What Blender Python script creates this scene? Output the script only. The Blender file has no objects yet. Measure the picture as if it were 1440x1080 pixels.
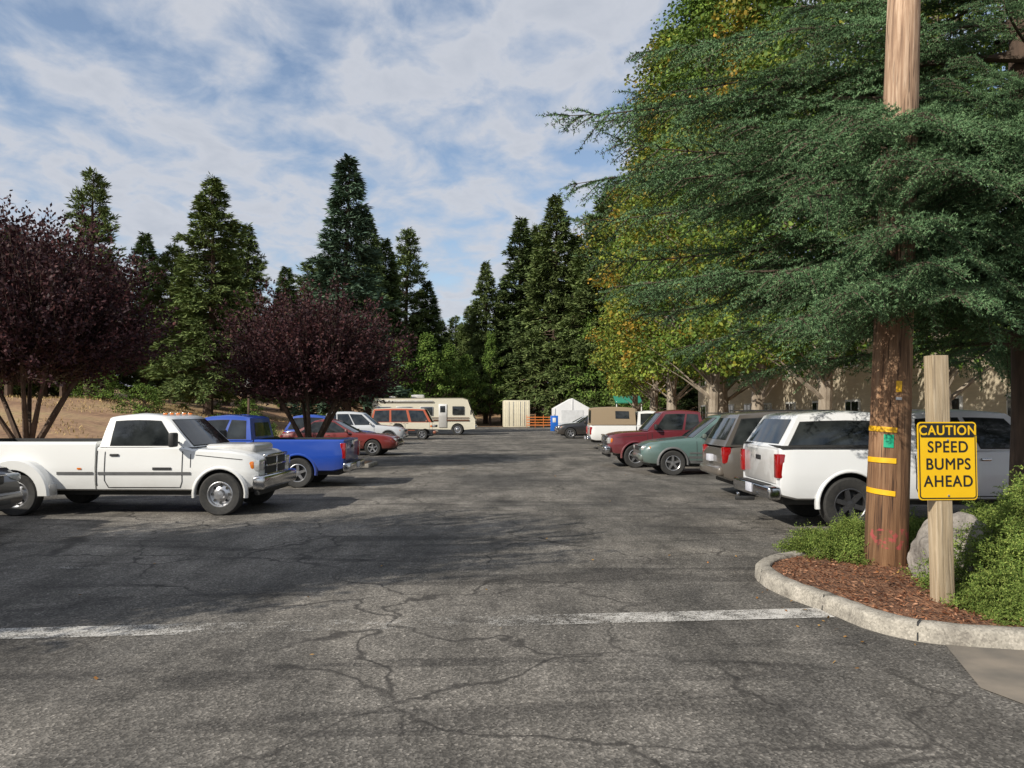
import bpy, math, random
import numpy as np
import bmesh
from mathutils import Vector, Matrix, noise
random.seed(3)
RS=np.random.RandomState(11)
scene=bpy.context.scene
COL=scene.collection
# ------------------------------------------------------------------ materials
def newmat(name):
    m=bpy.data.materials.new(name); m.use_nodes=True
    nt=m.node_tree; b=nt.nodes['Principled BSDF']; return m,nt,b
def N(nt,t,**k):
    n=nt.nodes.new(t)
    for a,v in k.items(): setattr(n,a,v)
    return n
def L(nt,a,b): nt.links.new(a,b)
def ramp(nt,fac,stops,interp='LINEAR'):
    r=N(nt,'ShaderNodeValToRGB'); r.color_ramp.interpolation=interp
    e=r.color_ramp.elements
    while len(e)<len(stops): e.new(0.5)
    for i,(p,c) in enumerate(stops):
        e[i].position=p; e[i].color=(c[0],c[1],c[2],1) if hasattr(c,'__len__') else (c,c,c,1)
    if fac is not None: L(nt,fac,r.inputs[0])
    return r
def mixc(nt,fac,a,b,mode='MIX'):
    m=N(nt,'ShaderNodeMix',data_type='RGBA',blend_type=mode)
    for s,v in ((0,fac),(6,a),(7,b)):
        if hasattr(v,'is_linked'): L(nt,v,m.inputs[s])
        elif s==0: m.inputs[0].default_value=v
        else: m.inputs[s].default_value=(v[0],v[1],v[2],1)
    return m.outputs[2]
def mth(nt,op,a,b=None,c=None):
    m=N(nt,'ShaderNodeMath',operation=op)
    for i,v in enumerate((a,b,c)):
        if v is None: continue
        if hasattr(v,'is_linked'): L(nt,v,m.inputs[i])
        else: m.inputs[i].default_value=v
    return m.outputs[0]
def noisen(nt,vec,scale,detail=4,rough=.55,dist=0):
    n=N(nt,'ShaderNodeTexNoise'); n.inputs['Scale'].default_value=scale; n.inputs['Detail'].default_value=detail
    n.inputs['Roughness'].default_value=rough; n.inputs['Distortion'].default_value=dist
    if vec is not None: L(nt,vec,n.inputs['Vector'])
    return n.outputs[0]
def objco(nt): return N(nt,'ShaderNodeTexCoord').outputs['Object']
def mapped(nt,vec,sc=(1,1,1),rot=(0,0,0),loc=(0,0,0)):
    m=N(nt,'ShaderNodeMapping'); m.inputs['Scale'].default_value=sc; m.inputs['Rotation'].default_value=rot; m.inputs['Location'].default_value=loc
    L(nt,vec,m.inputs['Vector']); return m.outputs[0]
def bump(nt,b,h,strength=.3,dist=.02):
    n=N(nt,'ShaderNodeBump'); n.inputs['Strength'].default_value=strength; n.inputs['Distance'].default_value=dist
    L(nt,h,n.inputs['Height']); L(nt,n.outputs[0],b.inputs['Normal'])
def pm(name,c1,c2=None,scale=8,rough=.6,metal=0,bmp=0,coat=0,bd=.01,stretch=(1,1,1)):
    m,nt,b=newmat(name)
    if c2 is None: c2=tuple(x*.82 for x in c1)
    v=mapped(nt,objco(nt),stretch)
    n=noisen(nt,v,scale,3,.6)
    r=ramp(nt,n,[(.32,c1),(.68,c2)])
    L(nt,r.outputs[0],b.inputs['Base Color'])
    b.inputs['Roughness'].default_value=rough; b.inputs['Metallic'].default_value=metal
    b.inputs['Coat Weight'].default_value=coat
    if bmp: bump(nt,b,n,bmp,bd)
    return m
def paint(name,c,rough=.35,coat=.8):
    m,nt,b=newmat(name)
    co=objco(nt); s=N(nt,'ShaderNodeSeparateXYZ'); L(nt,co,s.inputs[0])
    n=noisen(nt,co,3,6,.6)
    z=mth(nt,'MULTIPLY_ADD',s.outputs[2],-1.6,1.25)
    f=mth(nt,'MULTIPLY',z,n)
    mr=N(nt,'ShaderNodeMapRange'); L(nt,f,mr.inputs[0]); mr.inputs[1].default_value=0.05; mr.inputs[2].default_value=.7; mr.inputs[3].default_value=.03; mr.inputs[4].default_value=.55
    L(nt,mixc(nt,mr.outputs[0],c,(.17,.14,.11)),b.inputs['Base Color'])
    b.inputs['Roughness'].default_value=rough; b.inputs['Coat Weight'].default_value=coat; b.inputs['Coat Roughness'].default_value=.08
    return m
def leafmat(name,cols,scale=.5,trans=.3,rough=.6,alt=None,altscale=.25,altth=(.5,.62),con=(.62,1.3)):
    m,nt,b=newmat(name)
    g=N(nt,'ShaderNodeNewGeometry')
    st=[(i/(max(1,len(cols)-1)),c) for i,c in enumerate(cols)]
    r=ramp(nt,g.outputs['Random Per Island'],st)
    co=objco(nt)
    n=noisen(nt,co,scale,1,.6)
    rr=ramp(nt,n,[(.3,con[0]),(.7,con[1])])
    c=mixc(nt,1.0,r.outputs[0],rr.outputs[0],'MULTIPLY')
    if alt:
        na=noisen(nt,co,altscale,2,.6)
        ad=mth(nt,'MULTIPLY_ADD',g.outputs['Random Per Island'],.16,-.08); na=mth(nt,'ADD',na,ad)
        ra=ramp(nt,na,[(altth[0],0.),(altth[1],1.)])
        c=mixc(nt,ra.outputs[0],c,alt)
    if trans>0:
        b.inputs['Roughness'].default_value=rough; b.inputs['Specular IOR Level'].default_value=.2
        L(nt,c,b.inputs['Base Color'])
        t=N(nt,'ShaderNodeBsdfTranslucent'); L(nt,c,t.inputs[0])
        mx=N(nt,'ShaderNodeMixShader'); mx.inputs[0].default_value=trans
        L(nt,b.outputs[0],mx.inputs[1]); L(nt,t.outputs[0],mx.inputs[2])
        L(nt,mx.outputs[0],nt.nodes['Material Output'].inputs['Surface'])
    else:
        nt.nodes.remove(b); df=N(nt,'ShaderNodeBsdfDiffuse'); L(nt,c,df.inputs[0]); L(nt,df.outputs[0],nt.nodes['Material Output'].inputs['Surface'])
    return m
# ------------------------------------------------------------------ mesh helpers
def fast(name,V,F,mats,mi=None,smooth=False):
    me=bpy.data.meshes.new(name); V=np.asarray(V,'f'); F=np.asarray(F,'i'); m,k=F.shape
    me.vertices.add(len(V)); me.vertices.foreach_set('co',V.ravel())
    me.loops.add(m*k); me.loops.foreach_set('vertex_index',F.ravel())
    me.polygons.add(m); me.polygons.foreach_set('loop_start',np.arange(0,m*k,k,dtype='i'))
    for x in mats: me.materials.append(x)
    if mi is not None: me.polygons.foreach_set('material_index',np.asarray(mi,'i'))
    me.polygons.foreach_set('use_smooth',np.full(m,smooth,dtype=bool))
    me.update(calc_edges=True); return me
def obj(name,me,parent=None,loc=(0,0,0),rot=(0,0,0),sc=1):
    o=bpy.data.objects.new(name,me); COL.objects.link(o); o.location=loc; o.rotation_euler=rot
    o.scale=(sc,sc,sc) if not hasattr(sc,'__len__') else sc
    if parent is not None: o.parent=parent
    return o
def empty(name,loc=(0,0,0),rz=0,sc=1):
    o=obj(name,None,None,loc,(0,0,rz),sc); o.empty_display_size=.3; return o
def pymesh(name,V,F,mats,mi=None,smooth_angle=None):
    me=bpy.data.meshes.new(name); me.from_pydata([tuple(v) for v in V],[],[tuple(f) for f in F])
    for x in mats: me.materials.append(x)
    if mi is not None:
        for p,i in zip(me.polygons,mi): p.material_index=i
    fixn(me,smooth_angle); return me
def fixn(me,ang=None):
    bm=bmesh.new(); bm.from_mesh(me); bmesh.ops.recalc_face_normals(bm,faces=bm.faces); bm.to_mesh(me); bm.free()
    if ang:
        me.polygons.foreach_set('use_smooth',[True]*len(me.polygons)); me.set_sharp_from_angle(angle=math.radians(ang))
    me.update()
def rbox(name,c,s,m,parent=None,bev=.01,rot=(0,0,0),seg=2):
    bm=bmesh.new(); bmesh.ops.create_cube(bm,size=1)
    for v in bm.verts: v.co=Vector((v.co.x*s[0],v.co.y*s[1],v.co.z*s[2]))
    if bev>0: bmesh.ops.bevel(bm,geom=bm.edges[:],offset=min(bev,min(s)*.45),segments=seg,affect='EDGES',profile=.5)
    me=bpy.data.meshes.new(name); bm.to_mesh(me); bm.free(); me.materials.append(m)
    if bev>0:
        me.polygons.foreach_set('use_smooth',[True]*len(me.polygons)); me.set_sharp_from_angle(angle=math.radians(35))
    return obj(name,me,parent,c,rot)
def tube(pts,rad,sides=6):
    pts=np.asarray(pts,float); n=len(pts); V=[];F=[]
    for i in range(n):
        d=pts[min(i+1,n-1)]-pts[max(i-1,0)]; d/=np.linalg.norm(d)+1e-9
        a=np.cross(d,[0,0,1.]) 
        if np.linalg.norm(a)<.1: a=np.cross(d,[1.,0,0])
        a/=np.linalg.norm(a); b=np.cross(d,a)
        for j in range(sides):
            t=2*math.pi*j/sides; V.append(pts[i]+rad[i]*(math.cos(t)*a+math.sin(t)*b))
    for i in range(n-1):
        for j in range(sides):
            k=(j+1)%sides; F.append((i*sides+j,i*sides+k,(i+1)*sides+k,(i+1)*sides+j))
    return np.array(V),np.array(F)
class Acc:
    def __init__(s): s.V=[];s.F=[];s.M=[];s.n=0
    def add(s,V,F,mi):
        V=np.asarray(V,float);F=np.asarray(F,int)
        s.V.append(V);s.F.append(F+s.n);s.M.append(np.full(len(F),mi));s.n+=len(V)
    def mesh(s,name,mats,smooth=False): return fast(name,np.concatenate(s.V),np.concatenate(s.F),mats,np.concatenate(s.M),smooth)
def unit(a): return a/(np.linalg.norm(a,axis=-1,keepdims=True)+1e-9)
def leaves(P,Nrm,D,ln,wd):
    D=unit(D); W=unit(np.cross(D,Nrm)); ln=np.reshape(ln,(-1,1)); wd=np.reshape(wd,(-1,1))
    V=np.stack([P,P+D*ln*.5+W*wd*.5,P+D*ln,P+D*ln*.5-W*wd*.5],1).reshape(-1,3)
    F=np.arange(len(V)).reshape(-1,4); return V,F
# ------------------------------------------------------------------ common mats
M_tire=pm('tire_rubber',(.022,.022,.022),(.04,.038,.035),20,.85)
M_rim=pm('alloy',(.55,.55,.56),(.42,.42,.43),10,.3,.85)
M_drim=pm('dark_alloy',(.12,.12,.125),(.08,.08,.085),10,.35,.7)
M_chrome=pm('chrome',(.62,.62,.63),(.5,.5,.5),6,.16,1)
M_dark=pm('dark_plastic',(.018,.018,.018),(.03,.03,.03),10,.6)
M_gap=pm('panel_gap',(.03,.03,.03),(.02,.02,.02),10,.8)
M_trim=pm('grey_trim',(.13,.13,.13),(.1,.1,.1),10,.5)
def glassm():
    m,nt,b=newmat('window_glass'); n=noisen(nt,objco(nt),2.5,3)
    r=ramp(nt,n,[(.35,(.008,.01,.011)),(.7,(.04,.045,.045))]); L(nt,r.outputs[0],b.inputs['Base Color'])
    b.inputs['Roughness'].default_value=.05; b.inputs['Specular IOR Level'].default_value=.6; return m
M_glass=glassm()
M_lamp=pm('headlamp_lens',(.6,.6,.58),(.45,.45,.43),20,.12,.3,0,1)
M_amber=pm('amber_lens',(.75,.2,.01),(.6,.15,.01),20,.15,0,0,1)
M_red=pm('red_lens',(.35,.008,.008),(.25,.005,.005),20,.12,0,0,1)
M_plate=pm('plate',(.7,.72,.75),(.5,.5,.6),30,.4)
# ------------------------------------------------------------------ vehicles
PROF_C=[(0,0),(.80,0),(.92,.04),(.975,.2),(1,.5),(.985,.76),(.95,.92),(.88,1),(.5,1.02),(0,1.03)]
PROF_T=[(0,0),(.88,0),(.955,.04),(.985,.2),(1,.45),(.998,.52),(.985,.8),(.97,.95),(.93,1),(.5,1.02),(0,1.03)]
class Body:
    def __init__(s,st,prof): s.st=st; s.prof=prof; s.a=np.array(st,float)
    def at(s,x): return [np.interp(x,s.a[:,0],s.a[:,i]) for i in (1,2,3)]
    def y(s,x,z):
        zb,zt,w=s.at(x); f=min(max((z-zb)/(zt-zb),0),1)
        p=[q for q in s.prof if q[0]>.7]
        return w*np.interp(f,[q[1] for q in p],[q[0] for q in p])
    def mesh(s,name,mats):
        V=[];F=[]
        for (x,zb,zt,w) in s.st:
            h=zt-zb; R=[(x,f[0]*w,zb+f[1]*h) for f in s.prof]; Lh=[(x,-f[0]*w,zb+f[1]*h) for f in s.prof[1:-1]][::-1]
            ring=R+Lh; k=len(ring); V+=ring
        n=len(s.st)
        for i in range(n-1):
            for j in range(k):
                q=(j+1)%k; F.append((i*k+j,i*k+q,(i+1)*k+q,(i+1)*k+j))
        F.append(tuple(range(k))[::-1]); F.append(tuple((n-1)*k+j for j in range(k)))
        return pymesh(name,V,F,mats,None,32)
def cyl_cut(items,extra_boxes=()):
    V=[];F=[];
    for (x,z,r,y0,y1) in items:
        o=len(V);k=28
        for y in (y0,y1):
            for j in range(k):
                t=2*math.pi*j/k; V.append((x+r*math.cos(t),y,z+r*math.sin(t)))
        for j in range(k):
            q=(j+1)%k; F.append((o+j,o+q,o+k+q,o+k+j))
        F.append(tuple(o+j for j in range(k))); F.append(tuple(o+k+j for j in range(k))[::-1])
    for (x0,x1,y0,y1,z0,z1) in extra_boxes:
        o=len(V); V+=[(x,y,z) for x in (x0,x1) for y in (y0,y1) for z in (z0,z1)]
        F+=[tuple(o+i for i in f) for f in ((0,1,3,2),(4,6,7,5),(0,4,5,1),(2,3,7,6),(0,2,6,4),(1,5,7,3))]
    me=pymesh('cut',V,F,[M_dark,M_dark],[1]*len(F)); return me
def boolean(o,cm):
    c=obj('cutter',cm); md=o.modifiers.new('b','BOOLEAN'); md.object=c; md.solver='EXACT'
    dg=bpy.context.evaluated_depsgraph_get(); me=bpy.data.meshes.new_from_object(o.evaluated_get(dg))
    o.modifiers.clear(); o.data=me; bpy.data.objects.remove(c)
    me.polygons.foreach_set('use_smooth',[True]*len(me.polygons)); me.set_sharp_from_angle(angle=math.radians(32))
def side_strip(name,B,pts,wd,mat,parent,off=.005,sides=(1,-1)):
    P=[]
    for i in range(len(pts)-1):
        a=np.array(pts[i],float);b=np.array(pts[i+1],float); n=max(1,int(np.linalg.norm(b-a)/.08))
        for j in range(n): P.append(a+(b-a)*j/n)
    P.append(np.array(pts[-1],float)); P=np.array(P)
    V=[];F=[]
    for sg in sides:
        o=len(V)
        for i in range(len(P)):
            d=P[min(i+1,len(P)-1)]-P[max(i-1,0)]; d/=np.linalg.norm(d); nrm=np.array([-d[1],d[0]])*wd/2
            for q in (P[i]+nrm,P[i]-nrm): V.append((q[0],sg*(B.y(q[0],q[1])+off),q[1]))
        for i in range(len(P)-1): F.append((o+2*i,o+2*i+1,o+2*i+3,o+2*i+2))
    return obj(name,pymesh(name,V,F,[mat]),parent)
WH={}
def wheel_mesh(r,tw,style):
    k=(round(r,3),round(tw,3),style)
    if k in WH: return WH[k]
    V=[];F=[];M=[];n=32; rim=r*(.60 if style!='truck' else .56)
    def lathe(prof,m):
        o=len(V)
        for (rr,y) in prof:
            for j in range(n):
                t=2*math.pi*j/n; V.append((rr*math.cos(t),y,rr*math.sin(t)))
        for i in range(len(prof)-1):
            for j in range(n):
                q=(j+1)%n; F.append((o+i*n+j,o+i*n+q,o+(i+1)*n+q,o+(i+1)*n+j)); M.append(m)
    h=tw/2
    lathe([(.01,-h*.8),(rim,-h),(r*.92,-h),(r*.985,-h*.82),(r,-h*.5),(r,h*.5),(r*.985,h*.82),(r*.92,h),(rim*1.05,h*.96),(rim,h*.9)],0)
    lathe([(rim,h*.9),(rim*.95,h*.93),(rim*.9,h*.85),(rim*.86,h*.4)],1)
    if style=='steel':
        lathe([(rim*.86,h*.4),(rim*.7,h*.35),(rim*.5,h*.55),(rim*.38,h*.6),(rim*.3,h*1.1),(.001,h*1.15)],1)
        for a in range(8):
            t=2*math.pi*a/8; cx,cz=rim*.66*math.cos(t),rim*.66*math.sin(t); o=len(V)
            for j in range(10):
                u=2*math.pi*j/10; V.append((cx+rim*.11*math.cos(u),h*.55,cz+rim*.11*math.sin(u)))
            F.append(tuple(range(o,o+10))); M.append(2)
    else:
        lathe([(rim*.86,h*.3),(rim*.3,h*.3),(.001,h*.3)],2)
        lathe([(rim*.26,h*.4),(rim*.24,h*.85),(.001,h*.9)],1)
        ns=5 if style=='alloy5' else 6
        for a in range(ns):
            t=2*math.pi*a/ns+.3; c,s=math.cos(t),math.sin(t); o=len(V)
            for (rr,ww,y) in ((rim*.2,.16*rim,h*.8),(rim*.9,.13*rim,h*.86)):
                for sg,yy in ((-1,y),(1,y),(1,y-h*.3),(-1,y-h*.3)):
                    V.append((rr*c-sg*ww*s,yy,rr*s+sg*ww*c))
            for j in range(4):
                q=(j+1)%4; F.append((o+j,o+q,o+4+q,o+4+j)); M.append(1)
    me=pymesh('wheel',V,F,[M_tire,M_drim if style=='dark6' else M_rim,M_dark],M,35); WH[k]=me; return me
def wheels(p,xs,W,r,tw,style,inset=.01,dual=None):
    me=wheel_mesh(r,tw,style)
    for i,x in enumerate(xs):
        w=W-tw/2-inset+(dual if (dual and i==0) else 0)
        obj('wheel',me,p,(x,w,r)); obj('wheel',me,p,(x,-w,r),(0,0,math.pi))
def arch(name,x,zc,ri,ro,y0,y1,mat,parent,a0=-8,a1=188,n=20):
    V=[];F=[]
    for sg in (1,-1):
        o=len(V)
        for i in range(n+1):
            t=math.radians(a0+(a1-a0)*i/n); c,s=math.cos(t),math.sin(t)
            for rr,yy in ((ri,y0),(ri,y1-.012),(ri+.012,y1),(ro-.03,y1),(ro,y1-.03),(ro,y0)): V.append((x+rr*c,sg*yy,zc+rr*s))
        for i in range(n):
            for j in range(6): q=(j+1)%6; F.append((o+i*6+j,o+i*6+q,o+(i+1)*6+q,o+(i+1)*6+j))
        F.append(tuple(o+j for j in range(6))); F.append(tuple(o+n*6+j for j in range(6)))
    return obj(name,pymesh(name,V,F,[mat],None,40),parent)
def greenhouse(p,mat,x0b,x0t,x1t,x1b,z0,z1,wb,wt,wins,rear=(.08,.92,.15,.85),front=True,vb=.07,vt=.86,bf=.08,br=.04,frontw=.95,roofmat=None,arcz=.03):
    ns=6
    def sidep(u,v,sg):
        wb_=wb*(1+(frontw-1)*max(0,u-.5)*2); wt_=wt*(1+(frontw-1)*max(0,u-.5)*1.2)
        xb=x0b+(x1b-x0b)*u; xt=x0t+(x1t-x0t)*u; arc=arcz*math.sin(math.pi*u)
        return np.array([xb+(xt-xb)*v, sg*(wb_+(wt_-wb_)*v+.012*math.sin(math.pi*v)), z0+(z1+arc-z0)*v])
    def endp(u,v,fr):
        a=sidep(1 if fr else 0,v,1); b=sidep(1 if fr else 0,v,-1); q=a+(b-a)*u; bul=(bf if fr else -br)*(1-(2*u-1)**2); q[0]+=bul; return q
    def ring(v,inset=0,dz=0):
        R=[]
        for i in range(9): R.append(sidep(i/8,v,1))
        for i in range(1,ns): R.append(endp(i/ns,v,True))
        for i in range(9): R.append(sidep(1-i/8,v,-1))
        for i in range(1,ns): R.append(endp(1-i/ns,v,False))
        R=np.array(R)
        if inset:
            c=np.array([(x0t+x1t)/2,0,0]); hx=abs(x1t-x0t)/2; 
            R[:,0]=c[0]+(R[:,0]-c[0])*(1-inset/hx); R[:,1]*=(1-inset/wt); R[:,2]+=dz
        return R
    rings=[ring(0),ring(.5),ring(1),ring(1,.03,.022),ring(1,.09,.042),ring(1,.25,.06)]
    V=np.concatenate(rings); k=len(rings[0]); F=[];M=[]
    for i in range(len(rings)-1):
        for j in range(k): q=(j+1)%k; F.append((i*k+j,i*k+q,(i+1)*k+q,(i+1)*k+j)); M.append(1 if i>=2 else 0)
    F.append(tuple((len(rings)-1)*k+j for j in range(k))); M.append(1)
    obj('cabin',pymesh('cabin',V,F,[mat,roofmat or mat],M,38),p)
    V=[];F=[];MI=[]
    def patch(fn,u0,u1,v0,v1,nu,nv=2,off=.006,mi=0):
        o=len(V)
        for i in range(nu+1):
            for j in range(nv+1):
                u=u0+(u1-u0)*i/nu; v=v0+(v1-v0)*j/nv
                q=fn(u,v); e=1e-3; n=np.cross(fn(u+e,v)-q,fn(u,v+e)-q); n/=np.linalg.norm(n)+1e-12
                cen=np.array([(x0b+x1b)/2,0,q[2]])
                if np.dot(n,q-cen)<0:n=-n
                V.append(q+n*off)
        for i in range(nu):
            for j in range(nv): a=o+i*(nv+1)+j; F.append((a,a+1,a+nv+2,a+nv+1)); MI.append(mi)
    for (u0,u1) in wins:
        for sg in (1,-1):
            fn=lambda u,v,sg=sg:sidep(u,v,sg)
            patch(fn,u0-.008,u1+.008,vb-.03,vt+.025,4,2,.004,1); patch(fn,u0,u1,vb,vt,4)
    if front:
        fn=lambda u,v:endp(u,v,True); patch(fn,.035,.965,.03,.955,8,2,.004,1); patch(fn,.05,.95,.06,.93,8)
    if rear: patch(lambda u,v:endp(u,v,False),*rear,8)
    obj('windows',pymesh('windows',V,F,[M_glass,M_gap],MI,40),p)
    return sidep
def mirrors(p,x,y,z,mat,s=(.09,.2,.17)):
    for sg in (1,-1):
        rbox('mirror',(x,sg*(y+s[1]*.75),z),s,mat,p,.03); rbox('mirror_arm',(x+.01,sg*(y+.04),z-.05),(.04,.16,.03),M_dark,p,.005)
def doorlines(B,p,x0,x1,z0,z1,fr=0.0):
    side_strip('door_gap',B,[(x0,z1),(x0,z0+.12),(x0+.06,z0),(x1-.04,z0),(x1,z0+.1),(x1+fr,z1)],.016,M_gap,p)
def pickup(name,loc,rz,paintm,S):
    p=empty(name,loc,rz); W=S['W']; wb=S['wb'];ro=S['ro'];fo=S['fo'];zb=S.get('zb',.42);belt=S['belt'];hood=S['hood'];rail=S['rail'];c0=S['c0'];c1=S['c1'];r=S['r'];roof=S['roof']
    fx=wb+fo
    B=Body([(c0,zb,belt,W),(c0+.02,zb,belt,W),(c1-.1,zb,belt,W),(c1+.05,zb,hood,W),(fx-.5,zb,hood-.03,W*.995),(fx-.22,zb+.02,hood-.08,W*.97),(fx-.07,zb+.06,hood-.15,W*.93),(fx,zb+.12,hood-.22,W*.88)],PROF_T)
    o=obj('front_body',B.mesh('front_body',[paintm,M_dark])); wr=r*1.17
    boolean(o,cyl_cut([(wb,r*1.02,wr,W-.34,W+.1),(wb,r*1.02,wr,-W-.1,-W+.34)])); o.parent=p
    Bb=Body([(-ro,zb+.08,rail,W*.965),(-ro+.04,zb+.05,rail,W*.985),(-ro+.25,zb,rail,W),(c0-.03,zb,rail,W)],PROF_T)
    o=obj('bed',Bb.mesh('bed',[paintm,M_dark]))
    boolean(o,cyl_cut([(0,r*1.02,wr,W-.34,W+.1),(0,r*1.02,wr,-W-.1,-W+.34)],[] if S.get('cap') else [(-ro+.07,c0-.1,-W+.13,W-.13,rail-.42,rail+.3)])); o.parent=p
    rbox('chassis',((fx-ro)/2-.1,0,zb-.02),(fx+ro-.5,W*1.25,.16),M_dark,p,.02)
    wins=S['wins']
    greenhouse(p,paintm,c0+.03,c0+S.get('rs',.12),c1-S.get('ws',.5),c1+.02,belt-.01,roof-.05,W*.965,W*.80,wins,rear=(.15,.85,.15,.8),frontw=.96)
    wheels(p,(0,wb),W,r,S.get('tw',.24),S.get('style','alloy5'),dual=S.get('dual'))
    lip=S.get('lip',paintm)
    arch('front_wheel_arch',wb,r*1.02,wr-.01,wr+.05,W-.06,W+.018,lip,p)
    if S.get('dual'): 
        arch('dual_wheel_fender',0,r*.98,wr+.0,wr+.19,W-.05,W+.20,paintm,p,a0=0,a1=180)
        for sg in (1,-1):
            rbox('fender_skirt',(wr+.10,sg*(W+.06),.45),(.19,.22,.2),paintm,p,.03); rbox('fender_skirt',(-wr-.10,sg*(W+.06),.45),(.19,.22,.2),paintm,p,.03)
    else: arch('rear_wheel_arch',0,r*1.02,wr-.01,wr+.05,W-.06,W+.018,lip,p)
    doorlines(B,p,c0+.14,c1-.12,zb+.06,belt-.01)
    if S.get('crew'): side_strip('door_gap',B,[((c0+c1)/2-.05,belt),((c0+c1)/2-.05,zb+.06)],.014,M_gap,p)
    side_strip('cab_gap',B,[(c0+.004,zb+.02),(c0+.004,belt)],.02,M_gap,p)
    side_strip('fender_gap',B,[(c1+.02,belt-.03),(c1+.02,zb+.4)],.012,M_gap,p)
    side_strip('hood_gap',B,[(c1+.1,hood-.1),(fx-.25,hood-.18)],.012,M_gap,p)
    for hx in ([c0+.3,(c0+c1)/2+.1] if S.get('crew') else [c0+.3]):
        for sg in (1,-1): rbox('door_handle',(hx,sg*(B.y(hx,belt-.14)+.012),belt-.14),(.15,.03,.04),M_dark if not S.get('crew') else M_chrome,p,.01)
    if S.get('molding'):
        side_strip('side_molding',B,[(c0+.03,.72),(wb-wr-.06,.72)],.05,M_trim,p,.01); side_strip('side_molding',Bb,[(-ro+.3,.72),(-wr-.2,.72)],.05,M_trim,p,.01); side_strip('side_molding',Bb,[(wr+.2,.72),(c0-.05,.72)],.05,M_trim,p,.01)
        side_strip('model_badge',B,[(c1-.62,.80),(c1-.30,.80)],.045,M_gap,p,.012)
        side_strip('side_lamp',Bb,[(wr+.55,.80),(wr+.62,.80)],.03,M_amber,p,.012)
    mirrors(p,c1-.22,W*.97,belt+.12,S.get('mirror',M_dark),(.1,.2,.24) if S.get('dual') else (.1,.18,.16))
    bm=S.get('bump',M_chrome)
    rbox('front_bumper',(fx+.03,0,zb+.14),(.22,W*1.97,.24),bm,p,.05,seg=3)
    rbox('air_dam',(fx-.03,0,zb-.02),(.1,W*1.7,.12),M_dark,p,.02)
    gz=hood-.30; 
    rbox('grille',(fx+.01,0,gz),(.05,W*1.1,.3),M_dark,p,.02)
    rbox('grille_surround',(fx+.025,0,gz+.165),(.08,W*1.2,.05),S.get('gm',M_chrome),p,.015); rbox('grille_surround',(fx+.025,0,gz-.155),(.07,W*1.2,.035),S.get('gm',M_chrome),p,.01)
    rbox('grille_bar',(fx+.035,0,gz),(.03,W*1.12,.035),S.get('gm',M_chrome),p,.008); rbox('grille_bar',(fx+.04,0,gz),(.03,.04,.3),S.get('gm',M_chrome),p,.008)
    for sg in (1,-1):
        rbox('headlamp',(fx-.05,sg*W*.76,gz+.02),(.16,W*.32,.19),M_lamp,p,.03); rbox('turn_signal',(fx-.12,sg*W*.895,gz+.02),(.12,W*.08,.15),M_amber,p,.03)
    if S.get('hump'): rbox('hood_bulge',((c1+fx)/2-.05,0,hood-.015),(fx-c1-.25,W*1.05,.16),paintm,p,.07,seg=4)
    rbox('rear_bumper',(-ro-.08,0,zb+.1),(.2,W*1.92,.2),S.get('rbump',bm),p,.04,seg=3); rbox('bumper_step',(-ro-.1,0,zb+.205),(.14,W*1.3,.012),M_dark,p,.004)
    rbox('tailgate',(-ro-.008,0,(rail+zb+.2)/2),(.03,W*1.55,rail-zb-.26),paintm,p,.012)
    rbox('tailgate_handle',(-ro-.028,0,rail-.17),(.02,.22,.07),M_dark,p,.008)
    rbox('license_plate',(-ro-.19,.0,zb+.12),(.01,.3,.14),M_plate,p,.004)
    for sg in (1,-1): rbox('tail_lamp',(-ro+.015,sg*W*.895,rail-.26),(.13,W*.16,.36),M_red,p,.02)
    if S.get('hitch'): rbox('tow_hitch',(-ro-.25,0,zb-.06),(.3,.06,.06),M_dark,p,.01); rbox('hitch_ball',(-ro-.36,0,zb),(.05,.05,.07),M_chrome,p,.02)
    if S.get('cap'):
        cm=S['cap']; capz=S['capz']
        greenhouse(p,cm,-ro+.03,-ro+.2*S.get('capr',1),c0-.06,c0-.02,rail+.003,capz-.05,W*.95,W*.82,S.get('capwins',[(.08,.9)]),rear=(.1,.9,.12,.9),front=False,bf=0,frontw=1,vb=S.get('cvb',.22),vt=.80)
        rbox('cap_rail',((c0-ro)/2,0,rail+.02),(c0+ro-.03,W*1.95,.04),S.get('caprail',cm),p,.01)
    if S.get('clearance'):
        for y in (-.5,-.25,0,.25,.5): rbox('clearance_lamp',(c1-.62,y,roof+.025),(.07,.05,.03),M_amber,p,.008)
    return p
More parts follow.
